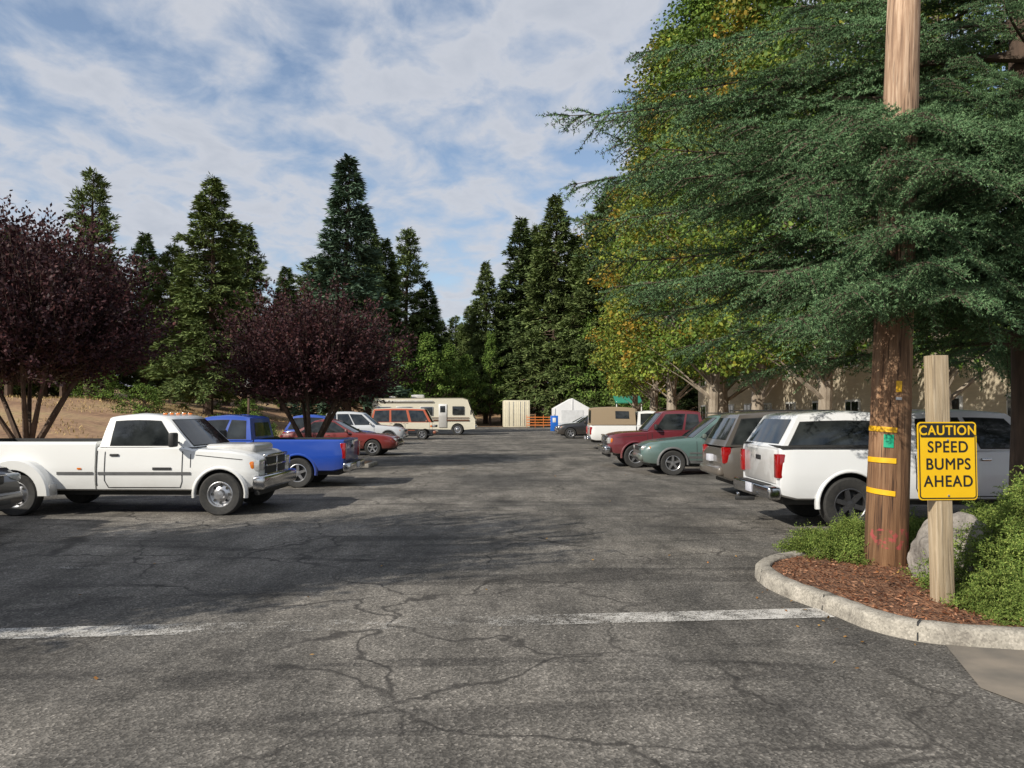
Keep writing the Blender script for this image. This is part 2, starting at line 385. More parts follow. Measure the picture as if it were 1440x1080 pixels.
def car(name,loc,rz,paintm,S):
    p=empty(name,loc,rz); W=S['W'];wb=S['wb'];ro=S['ro'];fo=S['fo'];r=S['r'];zb=S.get('zb',.28);belt=S['belt'];hood=S['hood'];deck=S['deck'];c0=S['c0'];c1=S['c1'];roof=S['roof']; fx=wb+fo
    st=[(-ro,zb+.2,deck-.22,W*.84),(-ro+.06,zb+.1,deck-.1,W*.91),(-ro+.22,zb+.03,deck-.02,W*.965),(-ro+.55,zb,deck,W)]
    if c0>-ro+.6: st.append((c0,zb,deck+.01,W))
    st+= [(max(c0,-ro+.6)+.25,zb,belt,W),(c1-.05,zb,belt,W),(c1+.15,zb,hood+.02,W*.995),(fx-.55,zb,hood-.06,W*.98),(fx-.25,zb+.02,hood-.13,W*.94),(fx-.08,zb+.05,hood-.22,W*.86),(fx,zb+.12,hood-.32,W*.76)]
    B=Body(st,PROF_C); o=obj('body',B.mesh('body',[paintm,M_dark])); wr=r*1.13
    boolean(o,cyl_cut([(x,r*1.02,wr,a,b) for x in (0,wb) for a,b in ((W-.32,W+.1),(-W-.1,-W+.32))])); o.parent=p
    rbox('underbody',((fx-ro)/2,0,zb),(fx+ro-.5,W*1.4,.1),M_dark,p,.02)
    greenhouse(p,paintm,c0,c0+S['rs'],c1-S['ws'],c1+.05,belt-.04,roof-.05,W*.93,W*.73,S['wins'],rear=(.08,.92,.2,.9),roofmat=S.get('roofm'),arcz=.05)
    wheels(p,(0,wb),W,r,.2,S.get('style','alloy5'))
    if S.get('clad'):
        for x in (0,wb): arch('wheel_arch',x,r*1.02,wr-.01,wr+.05,W-.08,W+.012,S['clad'],p)
        side_strip('side_cladding',B,[(wr+.04,zb+.14),(wb-wr-.04,zb+.14)],.2,S['clad'],p,.012)
    dm=(c0+c1)/2+.05
    for a,b in ((wr*.8+.05,dm),(dm,c1-.05)): side_strip('door_gap',B,[(a,belt-.02),(a,zb+.2),(a+.05,zb+.1),(b-.01,zb+.1),(b-.01,belt-.02)],.013,M_gap,p)
    side_strip('body_molding',B,[(wr+.06,zb+.33),(wb-wr-.06,zb+.33)],.035,M_trim if S.get('clad') else paintm,p,.014)
    for hx in (dm-.85 if dm-.85>.3 else .45,dm+.14):
        for sg in (1,-1): rbox('door_handle',(hx,sg*(B.y(hx,belt-.12)+.01),belt-.12),(.14,.03,.035),paintm,p,.01)
    mirrors(p,c1-.25,W*.94,belt+.05,paintm,(.1,.15,.12))
    bz=zb+.2
    rbox('front_bumper',(fx-.06,0,bz),(.22,W*1.62,.2),S.get('bump',paintm),p,.08,seg=4); rbox('lower_grille',(fx+.035,0,bz-.04),(.04,W*.9,.07),M_dark,p,.01)
    rbox('grille',(fx-.03,0,hood-.28),(.1,W*.7,.13),M_dark,p,.03); rbox('grille_trim',(fx-.0,0,hood-.21),(.07,W*.75,.025),M_chrome,p,.01)
    for sg in (1,-1):
        rbox('headlamp',(fx-.15,sg*W*.66,hood-.27),(.24,W*.34,.14),M_lamp,p,.05,rot=(0,0,-sg*.35),seg=3); rbox('turn_signal',(fx-.27,sg*W*.86,hood-.27),(.14,.1,.12),M_amber,p,.03)
        rbox('tail_lamp',(-ro+.1,sg*W*.82,deck-.22),(.18,W*.2,S.get('tl',.18)),M_red,p,.03)
    rbox('rear_bumper',(-ro+.02,0,bz+.03),(.2,W*1.7,.2),S.get('bump',paintm),p,.07,seg=3); rbox('license_plate',(-ro-.03,0,deck-.3),(.1,.3,.14),M_plate,p,.004)
    if S.get('rack'):
        for sg in (1,-1): rbox('roof_rail',((c0+c1)/2-.1,sg*W*.62,roof+.05),(c1-c0-1.2,.035,.03),M_dark,p,.01)
    return p
P_white=paint('white_paint',(.80,.80,.78)); P_white2=paint('bright_white_paint',(.76,.77,.78)); P_blue=paint('blue_paint',(.005,.055,.36)); P_red=paint('red_paint',(.17,.012,.012))
P_teal=paint('teal_paint',(.085,.145,.135)); P_maroon=paint('maroon_paint',(.13,.014,.022)); P_tan=paint('dark_grey_paint',(.095,.085,.075)); P_black=paint('black_paint',(.012,.012,.014)); P_silver=paint('silver_paint',(.5,.52,.54)); P_orange=paint('orange_paint',(.42,.08,.02)); P_cream=paint('cream_paint',(.66,.62,.5)); P_navy=paint('navy_paint',(.02,.04,.1)); P_capt=paint('tan_canopy',(.30,.225,.14),.6,.1)
pickup('white_dual_wheel_pickup_truck',(-8.32,14.0,0),math.radians(-.8),P_white,dict(W=.95,wb=3.4,ro=1.35,fo=.62,belt=1.17,hood=1.13,rail=1.25,c0=1.30,c1=2.88,r=.365,roof=1.70,ws=.46,rs=.13,wins=[(.12,.84)],dual=.12,style='steel',hump=True,clearance=True,molding=True))
pickup('blue_pickup_truck',(-4.95,18.65,0),math.pi,P_blue,dict(W=.88,wb=3.0,ro=1.05,fo=.75,belt=1.12,hood=1.06,rail=1.12,c0=1.05,c1=2.75,r=.35,roof=1.66,zb=.38,wins=[(.08,.36),(.42,.9)],bump=M_chrome))
pickup('white_crew_cab_pickup_truck',(4.95,12.2,0),0,P_white2,dict(W=.94,wb=3.2,ro=1.02,fo=.88,belt=1.20,hood=1.15,rail=1.22,c0=.82,c1=2.95,r=.40,tw=.27,roof=1.76,zb=.46,wins=[(.07,.46),(.52,.9)],crew=True,cap=P_white2,capz=1.74,capr=1.6,caprail=M_dark,capwins=[(.05,.95)],cvb=.1,rbump=M_chrome,style='dark6',hitch=True))
car('teal_suv',(7.05,22.15,0),math.pi,P_teal,dict(W=.9,wb=2.6,ro=.95,fo=.85,r=.35,belt=1.05,hood=1.02,deck=1.05,c0=-.85,c1=2.0,roof=1.68,rs=.3,ws=.75,wins=[(.04,.24),(.28,.58),(.62,.93)],clad=M_trim,rack=True,zb=.3))
car('grey_suv',(5.25,16.4,0),0,P_tan,dict(W=.92,wb=2.8,ro=1.0,fo=.9,r=.37,belt=1.1,hood=1.06,deck=1.1,c0=-.95,c1=2.1,roof=1.74,rs=.35,ws=.7,wins=[(.04,.26),(.3,.58),(.62,.93)],clad=M_dark,rack=True,zb=.32,tl=.34))
pickup('maroon_pickup_truck',(7.1,25.2,0),math.pi,P_maroon,dict(W=.95,wb=3.2,ro=1.15,fo=.85,belt=1.18,hood=1.14,rail=1.2,c0=1.0,c1=2.8,r=.37,roof=1.8,wins=[(.08,.34),(.4,.88)],bump=M_chrome))
pickup('white_pickup_truck_with_canopy',(4.85,37.0,0),0,P_white,dict(W=.93,wb=3.2,ro=1.15,fo=.9,belt=1.15,hood=1.1,rail=1.15,c0=1.0,c1=2.6,r=.37,roof=1.8,wins=[(.1,.86)],cap=P_capt,capz=1.98,capr=.3,capwins=[(.55,.85)],cvb=.4))
car('black_suv',(6.6,52,0),math.pi,P_black,dict(W=.9,wb=2.7,ro=.95,fo=.85,r=.36,belt=1.08,hood=1.03,deck=1.05,c0=-.9,c1=2.0,roof=1.7,rs=.25,ws=.75,wins=[(.04,.26),(.3,.58),(.62,.93)],rack=True))
SED=dict(W=.89,wb=2.75,ro=1.08,fo=.95,r=.33,belt=.95,hood=.90,deck=.96,c0=-.5,c1=1.95,roof=1.44,rs=.8,ws=.85,wins=[(.1,.48),(.53,.92)])
car('navy_sedan',(6.9,57,0),math.pi,P_navy,SED)
car('silver_sedan',(6.9,63,0),math.pi,P_silver,SED)
car('red_sedan',(-8.3,31.9,0),math.radians(-3),P_red,SED)
car('blue_hatchback',(-9.6,35.6,0),0,P_blue,dict(W=.86,wb=2.55,ro=.8,fo=.85,r=.32,belt=1.0,hood=.95,deck=1.0,c0=-.7,c1=1.8,roof=1.6,rs=.35,ws=.8,wins=[(.06,.45),(.5,.92)]))
car('silver_suv',(-9.4,42.5,0),0,P_silver,dict(W=.9,wb=2.7,ro=.95,fo=.85,r=.36,belt=1.08,hood=1.03,deck=1.08,c0=-.9,c1=2.0,roof=1.75,rs=.22,ws=.75,wins=[(.04,.26),(.3,.58),(.62,.93)],clad=M_trim))
car('dark_car',(-11.0,10.75,0),0,P_black,dict(W=.92,wb=2.8,ro=1.0,fo=.9,r=.35,belt=1.1,hood=1.06,deck=1.1,c0=-.95,c1=2.0,roof=1.7,rs=.3,ws=.75,wins=[(.04,.26),(.3,.58),(.62,.93)],zb=.3))
car('orange_camper_van',(-8.15,50.0,0),0,P_orange,dict(W=.92,wb=2.4,ro=.95,fo=.85,r=.34,belt=1.15,hood=1.14,deck=1.15,c0=-.9,c1=2.95,roof=2.0,rs=.18,ws=.42,wins=[(.04,.3),(.35,.62),(.68,.95)],roofm=P_cream,tl=.3))
def motorhome(loc):
    p=empty('motorhome',loc); 
    prof=[(-3.9,.55),(-3.95,.9),(-3.9,2.7),(-3.75,2.85),(3.1,2.88),(3.45,2.75),(3.95,1.35),(4.05,1.2),(4.05,.5),(3.2,.42)]
    V=[];F=[];k=len(prof)
    for y,s in ((-1.15,.97),(-1.2,1),(1.2,1),(1.15,.97)):
        for (x,z) in prof: V.append((x*(.995 if s<1 else 1),y,.5+(z-.5)*s+ (0.02 if s<1 else 0)))
    for i in range(3):
        for j in range(k): q=(j+1)%k; F.append((i*k+j,i*k+q,(i+1)*k+q,(i+1)*k+j))
    F.append(tuple(range(k)));F.append(tuple(3*k+j for j in range(k)))
    me=pymesh('shell',V,F,[P_cream,M_dark],None,30); o=obj('shell',me)
    boolean(o,cyl_cut([(x,.42,.5,a,b) for x in (-1.9,2.7) for a,b in ((.85,1.4),(-1.4,-.85))])); o.parent=p
    br=pm('brown_stripe',(.12,.05,.025),(.1,.04,.02),4,.5)
    for sg in (1,-1):
        for z,h in ((1.15,.12),(1.34,.05)): rbox('stripe',(-.1,sg*1.203,z),(7.4,.012,h),br,p,0)
        for x,w in ((-3,1.0),(-1.4,1.1),(.3,.9)): rbox('window',(x,sg*1.205,1.85),(w,.03,.6),M_glass,p,.01); rbox('window_frame',(x,sg*1.202,1.85),(w+.08,.02,.68),M_rim,p,.005)
        rbox('cab_window',(2.75,sg*1.205,1.9),(.9,.03,.65),M_glass,p,.01); rbox('door',(1.55,sg*1.204,1.5),(.62,.02,1.8),P_white,p,.01); rbox('door_window',(1.55,sg*1.216,2.0),(.4,.02,.5),M_glass,p,.01)
        rbox('mirror',(3.75,sg*1.42,1.75),(.1,.2,.35),M_dark,p,.02)
    rbox('windshield',(3.73,0,2.07),(.03,2.1,1.1),M_glass,p,.01,rot=(0,math.radians(-19.6),0))
    rbox('bumper',(4.08,0,.62),(.15,2.3,.25),M_chrome,p,.04); rbox('grille',(4.06,0,.98),(.04,1.2,.25),M_dark,p,.01)
    rbox('roof_air_conditioner',(-.5,0,3.0),(1.0,.7,.28),P_white,p,.06); rbox('roof_vent',(-2.5,0,2.95),(.5,.5,.15),P_white,p,.03); rbox('awning',(-1.3,-1.25,2.62),(4.2,.1,.12),P_white,p,.04)
    wheels(p,(-1.9,2.7),1.2,.42,.26,'steel')
    return p
motorhome((-6.9,60.5,0))
# ------------------------------------------------------------------ ground
def ss(a,b,x):
    t=np.clip((x-a)/(b-a),0,1); return t*t*(3-2*t)
def H(x,y):
    x=np.asarray(x,float);y=np.asarray(y,float)
    h=2.8*ss(11.8,34,-x)*ss(18,56,y)+ss(96,135,y)*2.2+ss(60,300,np.hypot(x,y))*5*ss(90,260,y)
    h=h+.16*np.sin(x*.7+y*.3)*np.cos(y*.45)*ss(12.5,16,-x)*ss(18,22,y)
    return h
gx=np.concatenate([np.linspace(-900,-80,14)[:-1],np.linspace(-80,60,120),np.linspace(60,900,14)[1:]])
gy=np.concatenate([np.linspace(-400,-20,7)[:-1],np.linspace(-20,140,130),np.linspace(140,1200,16)[1:]])
X,Y=np.meshgrid(gx,gy); Z=H(X,Y); V=np.stack([X,Y,Z],-1).reshape(-1,3); nx=len(gx);ny=len(gy)
ii,jj=np.meshgrid(np.arange(nx-1),np.arange(ny-1)); a=(jj*nx+ii).ravel(); F=np.stack([a,a+1,a+nx+1,a+nx],1)
def groundmat():
    m,nt,b=newmat('dry_grass_and_dirt'); co=objco(nt)
    n=noisen(nt,co,.12,4,.6); n2=noisen(nt,co,3,5,.7)
    c=ramp(nt,n,[(.38,(.24,.13,.07)),(.5,(.36,.22,.12)),(.62,(.38,.27,.125))]).outputs[0]
    c=mixc(nt,1,c,ramp(nt,n2,[(.3,.5),(.7,1.25)]).outputs[0],'MULTIPLY')
    L(nt,c,b.inputs['Base Color']); b.inputs['Roughness'].default_value=.95; return m
M_ground=groundmat()
obj('ground',fast('ground',V,F,[M_ground],None,True))
def asphalt(light=1.0,name='asphalt'):
    m,nt,b=newmat(name); co=objco(nt)
    v=N(nt,'ShaderNodeTexVoronoi'); v.inputs['Scale'].default_value=68; L(nt,co,v.inputs['Vector'])
    agg=ramp(nt,v.outputs['Color'],[(.0,.42),(.5,.9),(.85,1.6),(1,2.8)]).outputs[0]
    big=noisen(nt,co,.28,5,.6,.6); med=noisen(nt,mapped(nt,co,(1,.35,1)),1.6,7,.7)
    base=ramp(nt,big,[(.36,(.085,.079,.071)),(.5,(.138,.126,.11)),(.62,(.192,.174,.15))]).outputs[0]
    c=mixc(nt,1,base,ramp(nt,med,[(.32,.5),(.5,.95),(.68,1.4)]).outputs[0],'MULTIPLY')
    c=mixc(nt,1,c,agg,'MULTIPLY')
    dn=N(nt,'ShaderNodeTexNoise'); dn.inputs['Scale'].default_value=1.4; dn.inputs['Detail'].default_value=5; L(nt,co,dn.inputs['Vector'])
    ad=N(nt,'ShaderNodeVectorMath',operation='MULTIPLY_ADD'); L(nt,dn.outputs['Color'],ad.inputs[0]); ad.inputs[1].default_value=(1.1,1.1,0); L(nt,co,ad.inputs[2])
    cr=N(nt,'ShaderNodeTexVoronoi',feature='DISTANCE_TO_EDGE'); cr.inputs['Scale'].default_value=.6; L(nt,ad.outputs[0],cr.inputs['Vector'])
    crm=ramp(nt,cr.outputs['Distance'],[(.0,1.),(.006,.85),(.014,0.)]).outputs[0]
    cm=ramp(nt,big,[(.40,0.1),(.53,.85)]).outputs[0]; f=mth(nt,'MULTIPLY',crm,cm)
    c=mixc(nt,f,c,(.04,.036,.032))
    st=noisen(nt,mapped(nt,co,(.25,1.3,1),(0,0,.15)),.9,5,.6,1.2); sm=ramp(nt,st,[(.54,0.),(.62,.7)]).outputs[0]
    c=mixc(nt,sm,c,mixc(nt,1,c,(.42,.42,.43),'MULTIPLY'))
    L(nt,c,b.inputs['Base Color']); b.inputs['Roughness'].default_value=.88; b.inputs['Specular IOR Level'].default_value=.3
    bump(nt,b,v.outputs['Distance'],.6,.006); return m
M_asph=asphalt()
poly=[(-45,-15),(30,-15),(30,10.6),(9.4,10.6),(9.4,93),(-10.6,93),(-10.6,17.0),(-45,17.0)]
obj('parking_lot',pymesh('parking_lot',[(x,y,.012) for x,y in poly],[tuple(range(8))],[M_asph]))
obj('driveway_apron',pymesh('driveway_apron',[(3.25,5.85,.018),(2.95,4.9,.018),(3.3,3.9,.018),(20,3.7,.018),(20,5.6,.018)],[(0,1,2,3,4)],[pm('apron_concrete',(.25,.21,.165),(.14,.125,.105),2.2,.9,0,.3)]))
def linemat(wear=True):
    m,nt,b=newmat('worn_line_paint'); co=objco(nt)
    b.inputs['Base Color'].default_value=(.66,.63,.58,1); b.inputs['Roughness'].default_value=.8
    v=N(nt,'ShaderNodeTexVoronoi'); v.inputs['Scale'].default_value=68; L(nt,co,v.inputs['Vector'])
    n=noisen(nt,co,4.5,6,.8); s=N(nt,'ShaderNodeSeparateXYZ'); L(nt,co,s.inputs[0])
    x=mth(nt,'MULTIPLY_ADD',s.outputs[0],1/9.,.5)
    w=ramp(nt,x,[(.0,.2),(.15,.15),(.27,.0),(.48,.0),(.6,.15),(.8,.22)]).outputs[0] if wear else None
    t=mth(nt,'ADD',n,w) if w is not None else n
    t=mth(nt,'ADD',t,mth(nt,'MULTIPLY',v.outputs['Distance'],-.3))
    a=ramp(nt,t,[(.38,0.0),(.64,.88)]).outputs[0]
    tr=N(nt,'ShaderNodeBsdfTransparent'); mx=N(nt,'ShaderNodeMixShader'); L(nt,a,mx.inputs[0]); L(nt,tr.outputs[0],mx.inputs[1]); L(nt,b.outputs[0],mx.inputs[2]); L(nt,mx.outputs[0],nt.nodes['Material Output'].inputs['Surface'])
    return m
ml=linemat()
def quadline(name,x0,y0,x1,y1,w,m,n=1):
    d=Vector((x1-x0,y1-y0)).normalized(); nn=Vector((-d.y,d.x))*w/2
    return obj(name,pymesh(name,[(x0-nn.x,y0-nn.y,.02),(x0+nn.x,y0+nn.y,.02),(x1+nn.x,y1+nn.y,.02),(x1-nn.x,y1-nn.y,.02)],[(0,1,2,3)],[m]))
quadline('painted_road_line',-7.5,5.75,2.72,6.72,.31,ml)
ml2=linemat(False)
for y in (10.7,14.4,19.6,23.6,27.5): quadline('parking_stall_line',3.4,y,8.8,y,.1,ml2)
for y in (16.4,21.2,24.5,28.5): quadline('parking_stall_line',-9.5,y,-4.4,y,.1,ml2)
quadline('parking_stall_line',-10.5,8.9,-4.2,8.6,.1,ml2)
# ------------------------------------------------------------------ planting island
ctrl=[(20,5.35),(9,5.4),(6,5.45),(4.6,5.52),(3.8,5.65),(3.15,5.85),(2.86,6.2),(2.74,6.7),(2.58,7.27),(2.52,7.8),(2.62,8.35),(2.95,8.8),(3.5,9.15),(4.2,9.5),(5.2,9.85),(9,10.2),(20,10.3)]
def cr(P,n=6):
    out=[]
    for i in range(len(P)-1):
        p0=np.array(P[max(i-1,0)]);p1=np.array(P[i]);p2=np.array(P[i+1]);p3=np.array(P[min(i+2,len(P)-1)])
        for k in range(n):
            t=k/n; out.append(.5*((2*p1)+(-p0+p2)*t+(2*p0-5*p1+4*p2-p3)*t*t+(-p0+3*p1-3*p2+p3)*t**3))
    out.append(np.array(P[-1],float)); return np.array(out)
C=cr(ctrl); d=np.gradient(C,axis=0); d/=np.linalg.norm(d,axis=1,keepdims=True); nin=np.stack([d[:,1],-d[:,0]],1)
cen=np.array([8,7.8]); 
if np.dot(nin[40],cen-C[40])<0: nin=-nin
prof=[(0,0.0),(.012,.12),(.035,.142),(.15,.146),(.17,.13),(.17,.05)]
V=[];F=[];k=len(prof)
for i in range(len(C)):
    for (o_,z) in prof: 
        q=C[i]+nin[i]*(o_+.010*noise.noise((i*.9,z*11,2))); V.append((q[0],q[1],z+(.008*noise.noise((i*.8,o_*9,0)) if z>.1 else 0)))
for i in range(len(C)-1):
    for j in range(k-1): F.append((i*k+j,i*k+j+1,(i+1)*k+j+1,(i+1)*k+j))
def concmat():
    m,nt,b=newmat('curb_concrete'); co=objco(nt); n=noisen(nt,co,5,7,.7); v=N(nt,'ShaderNodeTexVoronoi'); v.inputs['Scale'].default_value=70; L(nt,co,v.inputs['Vector'])
    c=ramp(nt,n,[(.3,(.44,.40,.34)),(.5,(.34,.31,.26)),(.7,(.18,.16,.135))]).outputs[0]; c=mixc(nt,1,c,ramp(nt,v.outputs['Color'],[(0,.65),(1,1.3)]).outputs[0],'MULTIPLY')
    L(nt,c,b.inputs['Base Color']); b.inputs['Roughness'].default_value=.9; bump(nt,b,n,.7,.015); return m
M_conc=concmat()
curb=empty('concrete_curb'); obj('curb_run',pymesh('curb_run',V,F,[M_conc],None,50),curb)
for i in (20,31,43,55,66):
    a_=C[i]; b_=C[i]+nin[i]*.172; t=d[i]*.006
    obj('curb_joint',pymesh('curb_joint',[(a_[0]-t[0]-nin[i][0]*.003,a_[1]-t[1]-nin[i][1]*.003,.02),(a_[0]+t[0]-nin[i][0]*.003,a_[1]+t[1]-nin[i][1]*.003,.02),(a_[0]+t[0]+nin[i][0]*.02,a_[1]+t[1]+nin[i][1]*.02,.155),(a_[0]-t[0]+nin[i][0]*.02,a_[1]-t[1]+nin[i][1]*.02,.155),(b_[0]+t[0],b_[1]+t[1],.155),(b_[0]-t[0],b_[1]-t[1],.155)],[(0,1,2,3),(3,2,4,5)],[M_gap]),curb)
def mulchmat():
    m,nt,b=newmat('bark_mulch'); co=objco(nt); v=N(nt,'ShaderNodeTexVoronoi'); v.inputs['Scale'].default_value=45; L(nt,mapped(nt,co,(1,.5,1)),v.inputs['Vector'])
    c=ramp(nt,v.outputs['Color'],[(0,(.07,.028,.015)),(.5,(.20,.09,.045)),(1,(.34,.18,.10))]).outputs[0]
    c=mixc(nt,1,c,ramp(nt,noisen(nt,co,2.5,5),[(.3,.6),(.7,1.2)]).outputs[0],'MULTIPLY')
    L(nt,c,b.inputs['Base Color']); b.inputs['Roughness'].default_value=.95; bump(nt,b,v.outputs['Distance'],1,.02); return m
inner=[C[i]+nin[i]*.16 for i in range(len(C))]
V=[(q[0],q[1],.11) for q in inner]
obj('mulch_bed',pymesh('mulch_bed',V,[tuple(range(len(V)))],[mulchmat()]))
def scatter(name,P,size,mats,k=3,flat=.35):
    n=len(P); Nn=unit(RS.normal(0,flat,(n,3))+[0,0,1]); D=RS.normal(0,1,(n,3)); D[:,2]*=.25
    V,F=leaves(P,Nn,D,size[0]+RS.rand(n)*size[1],size[2]+RS.rand(n)*size[3]); return obj(name,fast(name,V,F,mats))
n=10000; P=np.stack([2.7+RS.rand(n)*4.5,5.8+RS.rand(n)*4,np.full(n,.115)+RS.rand(n)*.02],1)
def inside(px,py,poly):
    r=False;j=len(poly)-1
    for i in range(len(poly)):
        xi,yi=poly[i];xj,yj=poly[j]
        if (yi>py)!=(yj>py) and px<(xj-xi)*(py-yi)/(yj-yi)+xi: r=not r
        j=i
    return r
ipoly=[tuple(C[i]+nin[i]*.2) for i in range(0,len(C),2)]
P=np.array([p for p in P if inside(p[0],p[1],ipoly)])
M_chip=leafmat('bark_chip',[(.08,.03,.018),(.24,.105,.055),(.38,.21,.13)],2,.0,.9)
scatter('mulch_chips',P,(.02,.045,.01,.015),[M_chip])
M_fall=leafmat('fallen_leaf',[(.30,.12,.04),(.40,.24,.08),(.17,.08,.03)],2,0)
n=45; P=np.stack([-6+RS.rand(n)*11,5+RS.rand(n)**1.3*24,np.full(n,.03)],1)
P2=np.stack([2.2+RS.rand(90)*2.2,5.2+RS.rand(90)*4.5,np.full(90,.03)],1); P2=np.array([p for p in P2 if not inside(p[0],p[1],[tuple(c) for c in C[::2]])])
P3=np.stack([3+RS.rand(70)*2.5,6.2+RS.rand(70)*2.6,np.full(70,.15)],1)
scatter('fallen_leaves',np.concatenate([P,P2,P3]),(.02,.03,.015,.018),[M_fall])
def boulder(loc,s,seed):
    bm=bmesh.new(); bmesh.ops.create_icosphere(bm,subdivisions=5,radius=1)
    for v in bm.verts:
        q=v.co*1.1+Vector((seed,0,0)); n1=noise.noise(q*1.2); n2=noise.noise(q*4)
        v.co=v.co*(1+.28*n1+.07*n2+.02*noise.noise(q*14)); 
        v.co=Vector((max(-.8,min(.85,v.co.x+.15*v.co.z)),v.co.y,v.co.z))
        v.co=Vector((v.co.x*s[0],v.co.y*s[1],v.co.z*s[2]))
    me=bpy.data.meshes.new('boulder'); bm.to_mesh(me); bm.free(); me.polygons.foreach_set('use_smooth',[True]*len(me.polygons))
    m,nt,b=newmat('granite'); co=objco(nt); n=noisen(nt,co,7,8,.7); n2=noisen(nt,co,2,4)
    c=ramp(nt,n,[(.3,(.42,.38,.33)),(.52,(.30,.27,.24)),(.68,(.13,.115,.10))]).outputs[0]; c=mixc(nt,1,c,ramp(nt,n2,[(.35,.7),(.65,1.2)]).outputs[0],'MULTIPLY'); L(nt,c,b.inputs['Base Color']); b.inputs['Roughness'].default_value=.92; bump(nt,b,n,1,.04)
    me.materials.append(m); return obj('boulder',me,None,loc)
boulder((4.36,7.65,.30),(.44,.33,.42),3.3)
# ------------------------------------------------------------------ utility pole
def woodmat(name,c1,c2,c3,sc=1,crack=.85):
    m,nt,b=newmat(name); co=objco(nt); n=noisen(nt,mapped(nt,co,(14,14,.7)),1.6*sc,7,.65,.4); n2=noisen(nt,mapped(nt,co,(1,1,.4)),1.4,4)
    c=ramp(nt,n,[(.3,c1),(.5,c2),(.68,c3)]).outputs[0]; c=mixc(nt,1,c,ramp(nt,n2,[(.3,.6),(.7,1.25)]).outputs[0],'MULTIPLY')
    n3=noisen(nt,mapped(nt,co,(26,26,.8)),2.0,3,.5,.2); ck=ramp(nt,n3,[(.59,0.),(.65,crack)]).outputs[0]
    c=mixc(nt,ck,c,(.03,.015,.008))
    L(nt,c,b.inputs['Base Color']); b.inputs['Roughness'].default_value=.85; bump(nt,b,n,.7,.015); return m,nt,b,c,co
pole=empty('utility_pole',(4.08,8.45,.1)); pole.rotation_euler=(0,math.radians(2.9),0)
mw,nt,b,c,co=woodmat('pole_wood',(.10,.052,.028),(.25,.14,.072),(.42,.27,.155))
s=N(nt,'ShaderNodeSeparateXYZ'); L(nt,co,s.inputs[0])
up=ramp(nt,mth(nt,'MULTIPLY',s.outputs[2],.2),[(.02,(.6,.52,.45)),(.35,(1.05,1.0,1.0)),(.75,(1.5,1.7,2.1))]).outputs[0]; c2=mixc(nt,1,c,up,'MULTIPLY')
n=noisen(nt,co,14,3)
zz=mth(nt,'ABSOLUTE',mth(nt,'SUBTRACT',s.outputs[2],.30)); yy=mth(nt,'GREATER_THAN',mth(nt,'MULTIPLY',s.outputs[1],-1.),.05)
mk=mth(nt,'MULTIPLY',mth(nt,'LESS_THAN',zz,.11),yy); mk=mth(nt,'MULTIPLY',mk,ramp(nt,n,[(.5,0.),(.58,.5)]).outputs[0])
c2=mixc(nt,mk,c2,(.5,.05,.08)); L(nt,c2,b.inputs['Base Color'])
V,F=tube([(0,0,z) for z in np.linspace(0,13,40)],[.222-.0085*z for z in np.linspace(0,13,40)],32)
V+=np.array([[.006*noise.noise((v[0]*9,v[1]*9,v[2]*.8)),.006*noise.noise((v[1]*9,v[0]*9,v[2]*.8)),0] for v in V])
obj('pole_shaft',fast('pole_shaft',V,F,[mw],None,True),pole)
M_yel=pm('yellow_reflector',(.85,.48,.01),(.75,.4,.01),12,.45)
M_green=pm('green_tag',(.0,.38,.2),(.0,.32,.17),12,.5)
def band(name,z,h,a0,a1,m,tilt=0):
    r=.226-.0085*z
    V=[];F=[];n=14
    for i in range(n+1):
        t=math.radians(a0+(a1-a0)*i/n)
        for rr in (r-.006,r+.006):
            for zz in (z-h/2+tilt*i/n,z+h/2+tilt*i/n): V.append((rr*math.cos(t),rr*math.sin(t),zz))
    for i in range(n):
        o=i*4; F+=[(o,o+4,o+5,o+1),(o+2,o+3,o+7,o+6),(o+1,o+5,o+7,o+3),(o,o+2,o+6,o+4)]
    F+=[(0,1,3,2),(n*4,n*4+2,n*4+3,n*4+1)]
    obj(name,pymesh(name,V,F,[m],None,40),pole)
for z,t in ((1.47,-.01),(1.13,.0),(.80,-.02)): band('yellow_band',z,.055,170,262,M_yel,t)
band('green_tag',1.34,.14,228,254,M_green); band('pole_tag',1.93,.12,256,272,M_yel); band('pole_tag',1.80,.03,256,272,M_rim)
rbox('conduit',(.1,.24,3.),(.05,.05,6),M_trim,pole,.01)
# ------------------------------------------------------------------ caution sign
sign=empty('caution_sign',(3.74,6.75,.08),math.radians(4))
mp,nt,b,c,co=woodmat('weathered_post',(.28,.21,.13),(.40,.31,.20),(.50,.41,.29),1.5,.35); L(nt,c,b.inputs['Base Color'])
rbox('sign_post',(0,0,1.08),(.15,.13,2.18),mp,sign,.008,rot=(0,math.radians(-.4),0))
M_sy=pm('sign_yellow',(.82,.50,.005),(.78,.46,.005),3,.4); M_sb=pm('sign_black',(.012,.012,.012),(.018,.018,.018),3,.4)
def rrect(name,cx,cz,w,h,r,y,th,m,hole=None):
    pts=[]
    for (sx,sz,a) in ((1,1,0),(-1,1,90),(-1,-1,180),(1,-1,270)):
        for i in range(7):
            t=math.radians(a+i*15); pts.append((cx+sx*(w/2-r)+r*math.cos(t),cz+sz*(h/2-r)+r*math.sin(t)))
    n=len(pts); V=[(p[0],y,p[1]) for p in pts]+[(p[0],y+th,p[1]) for p in pts]
    F=[(i,(i+1)%n,n+(i+1)%n,n+i) for i in range(n)]+[tuple(range(n)),tuple(range(n,2*n))[::-1]]
    return obj(name,pymesh(name,V,F,[m]),sign)
sx,sz=.03,1.25; SW,SH=.535,.675
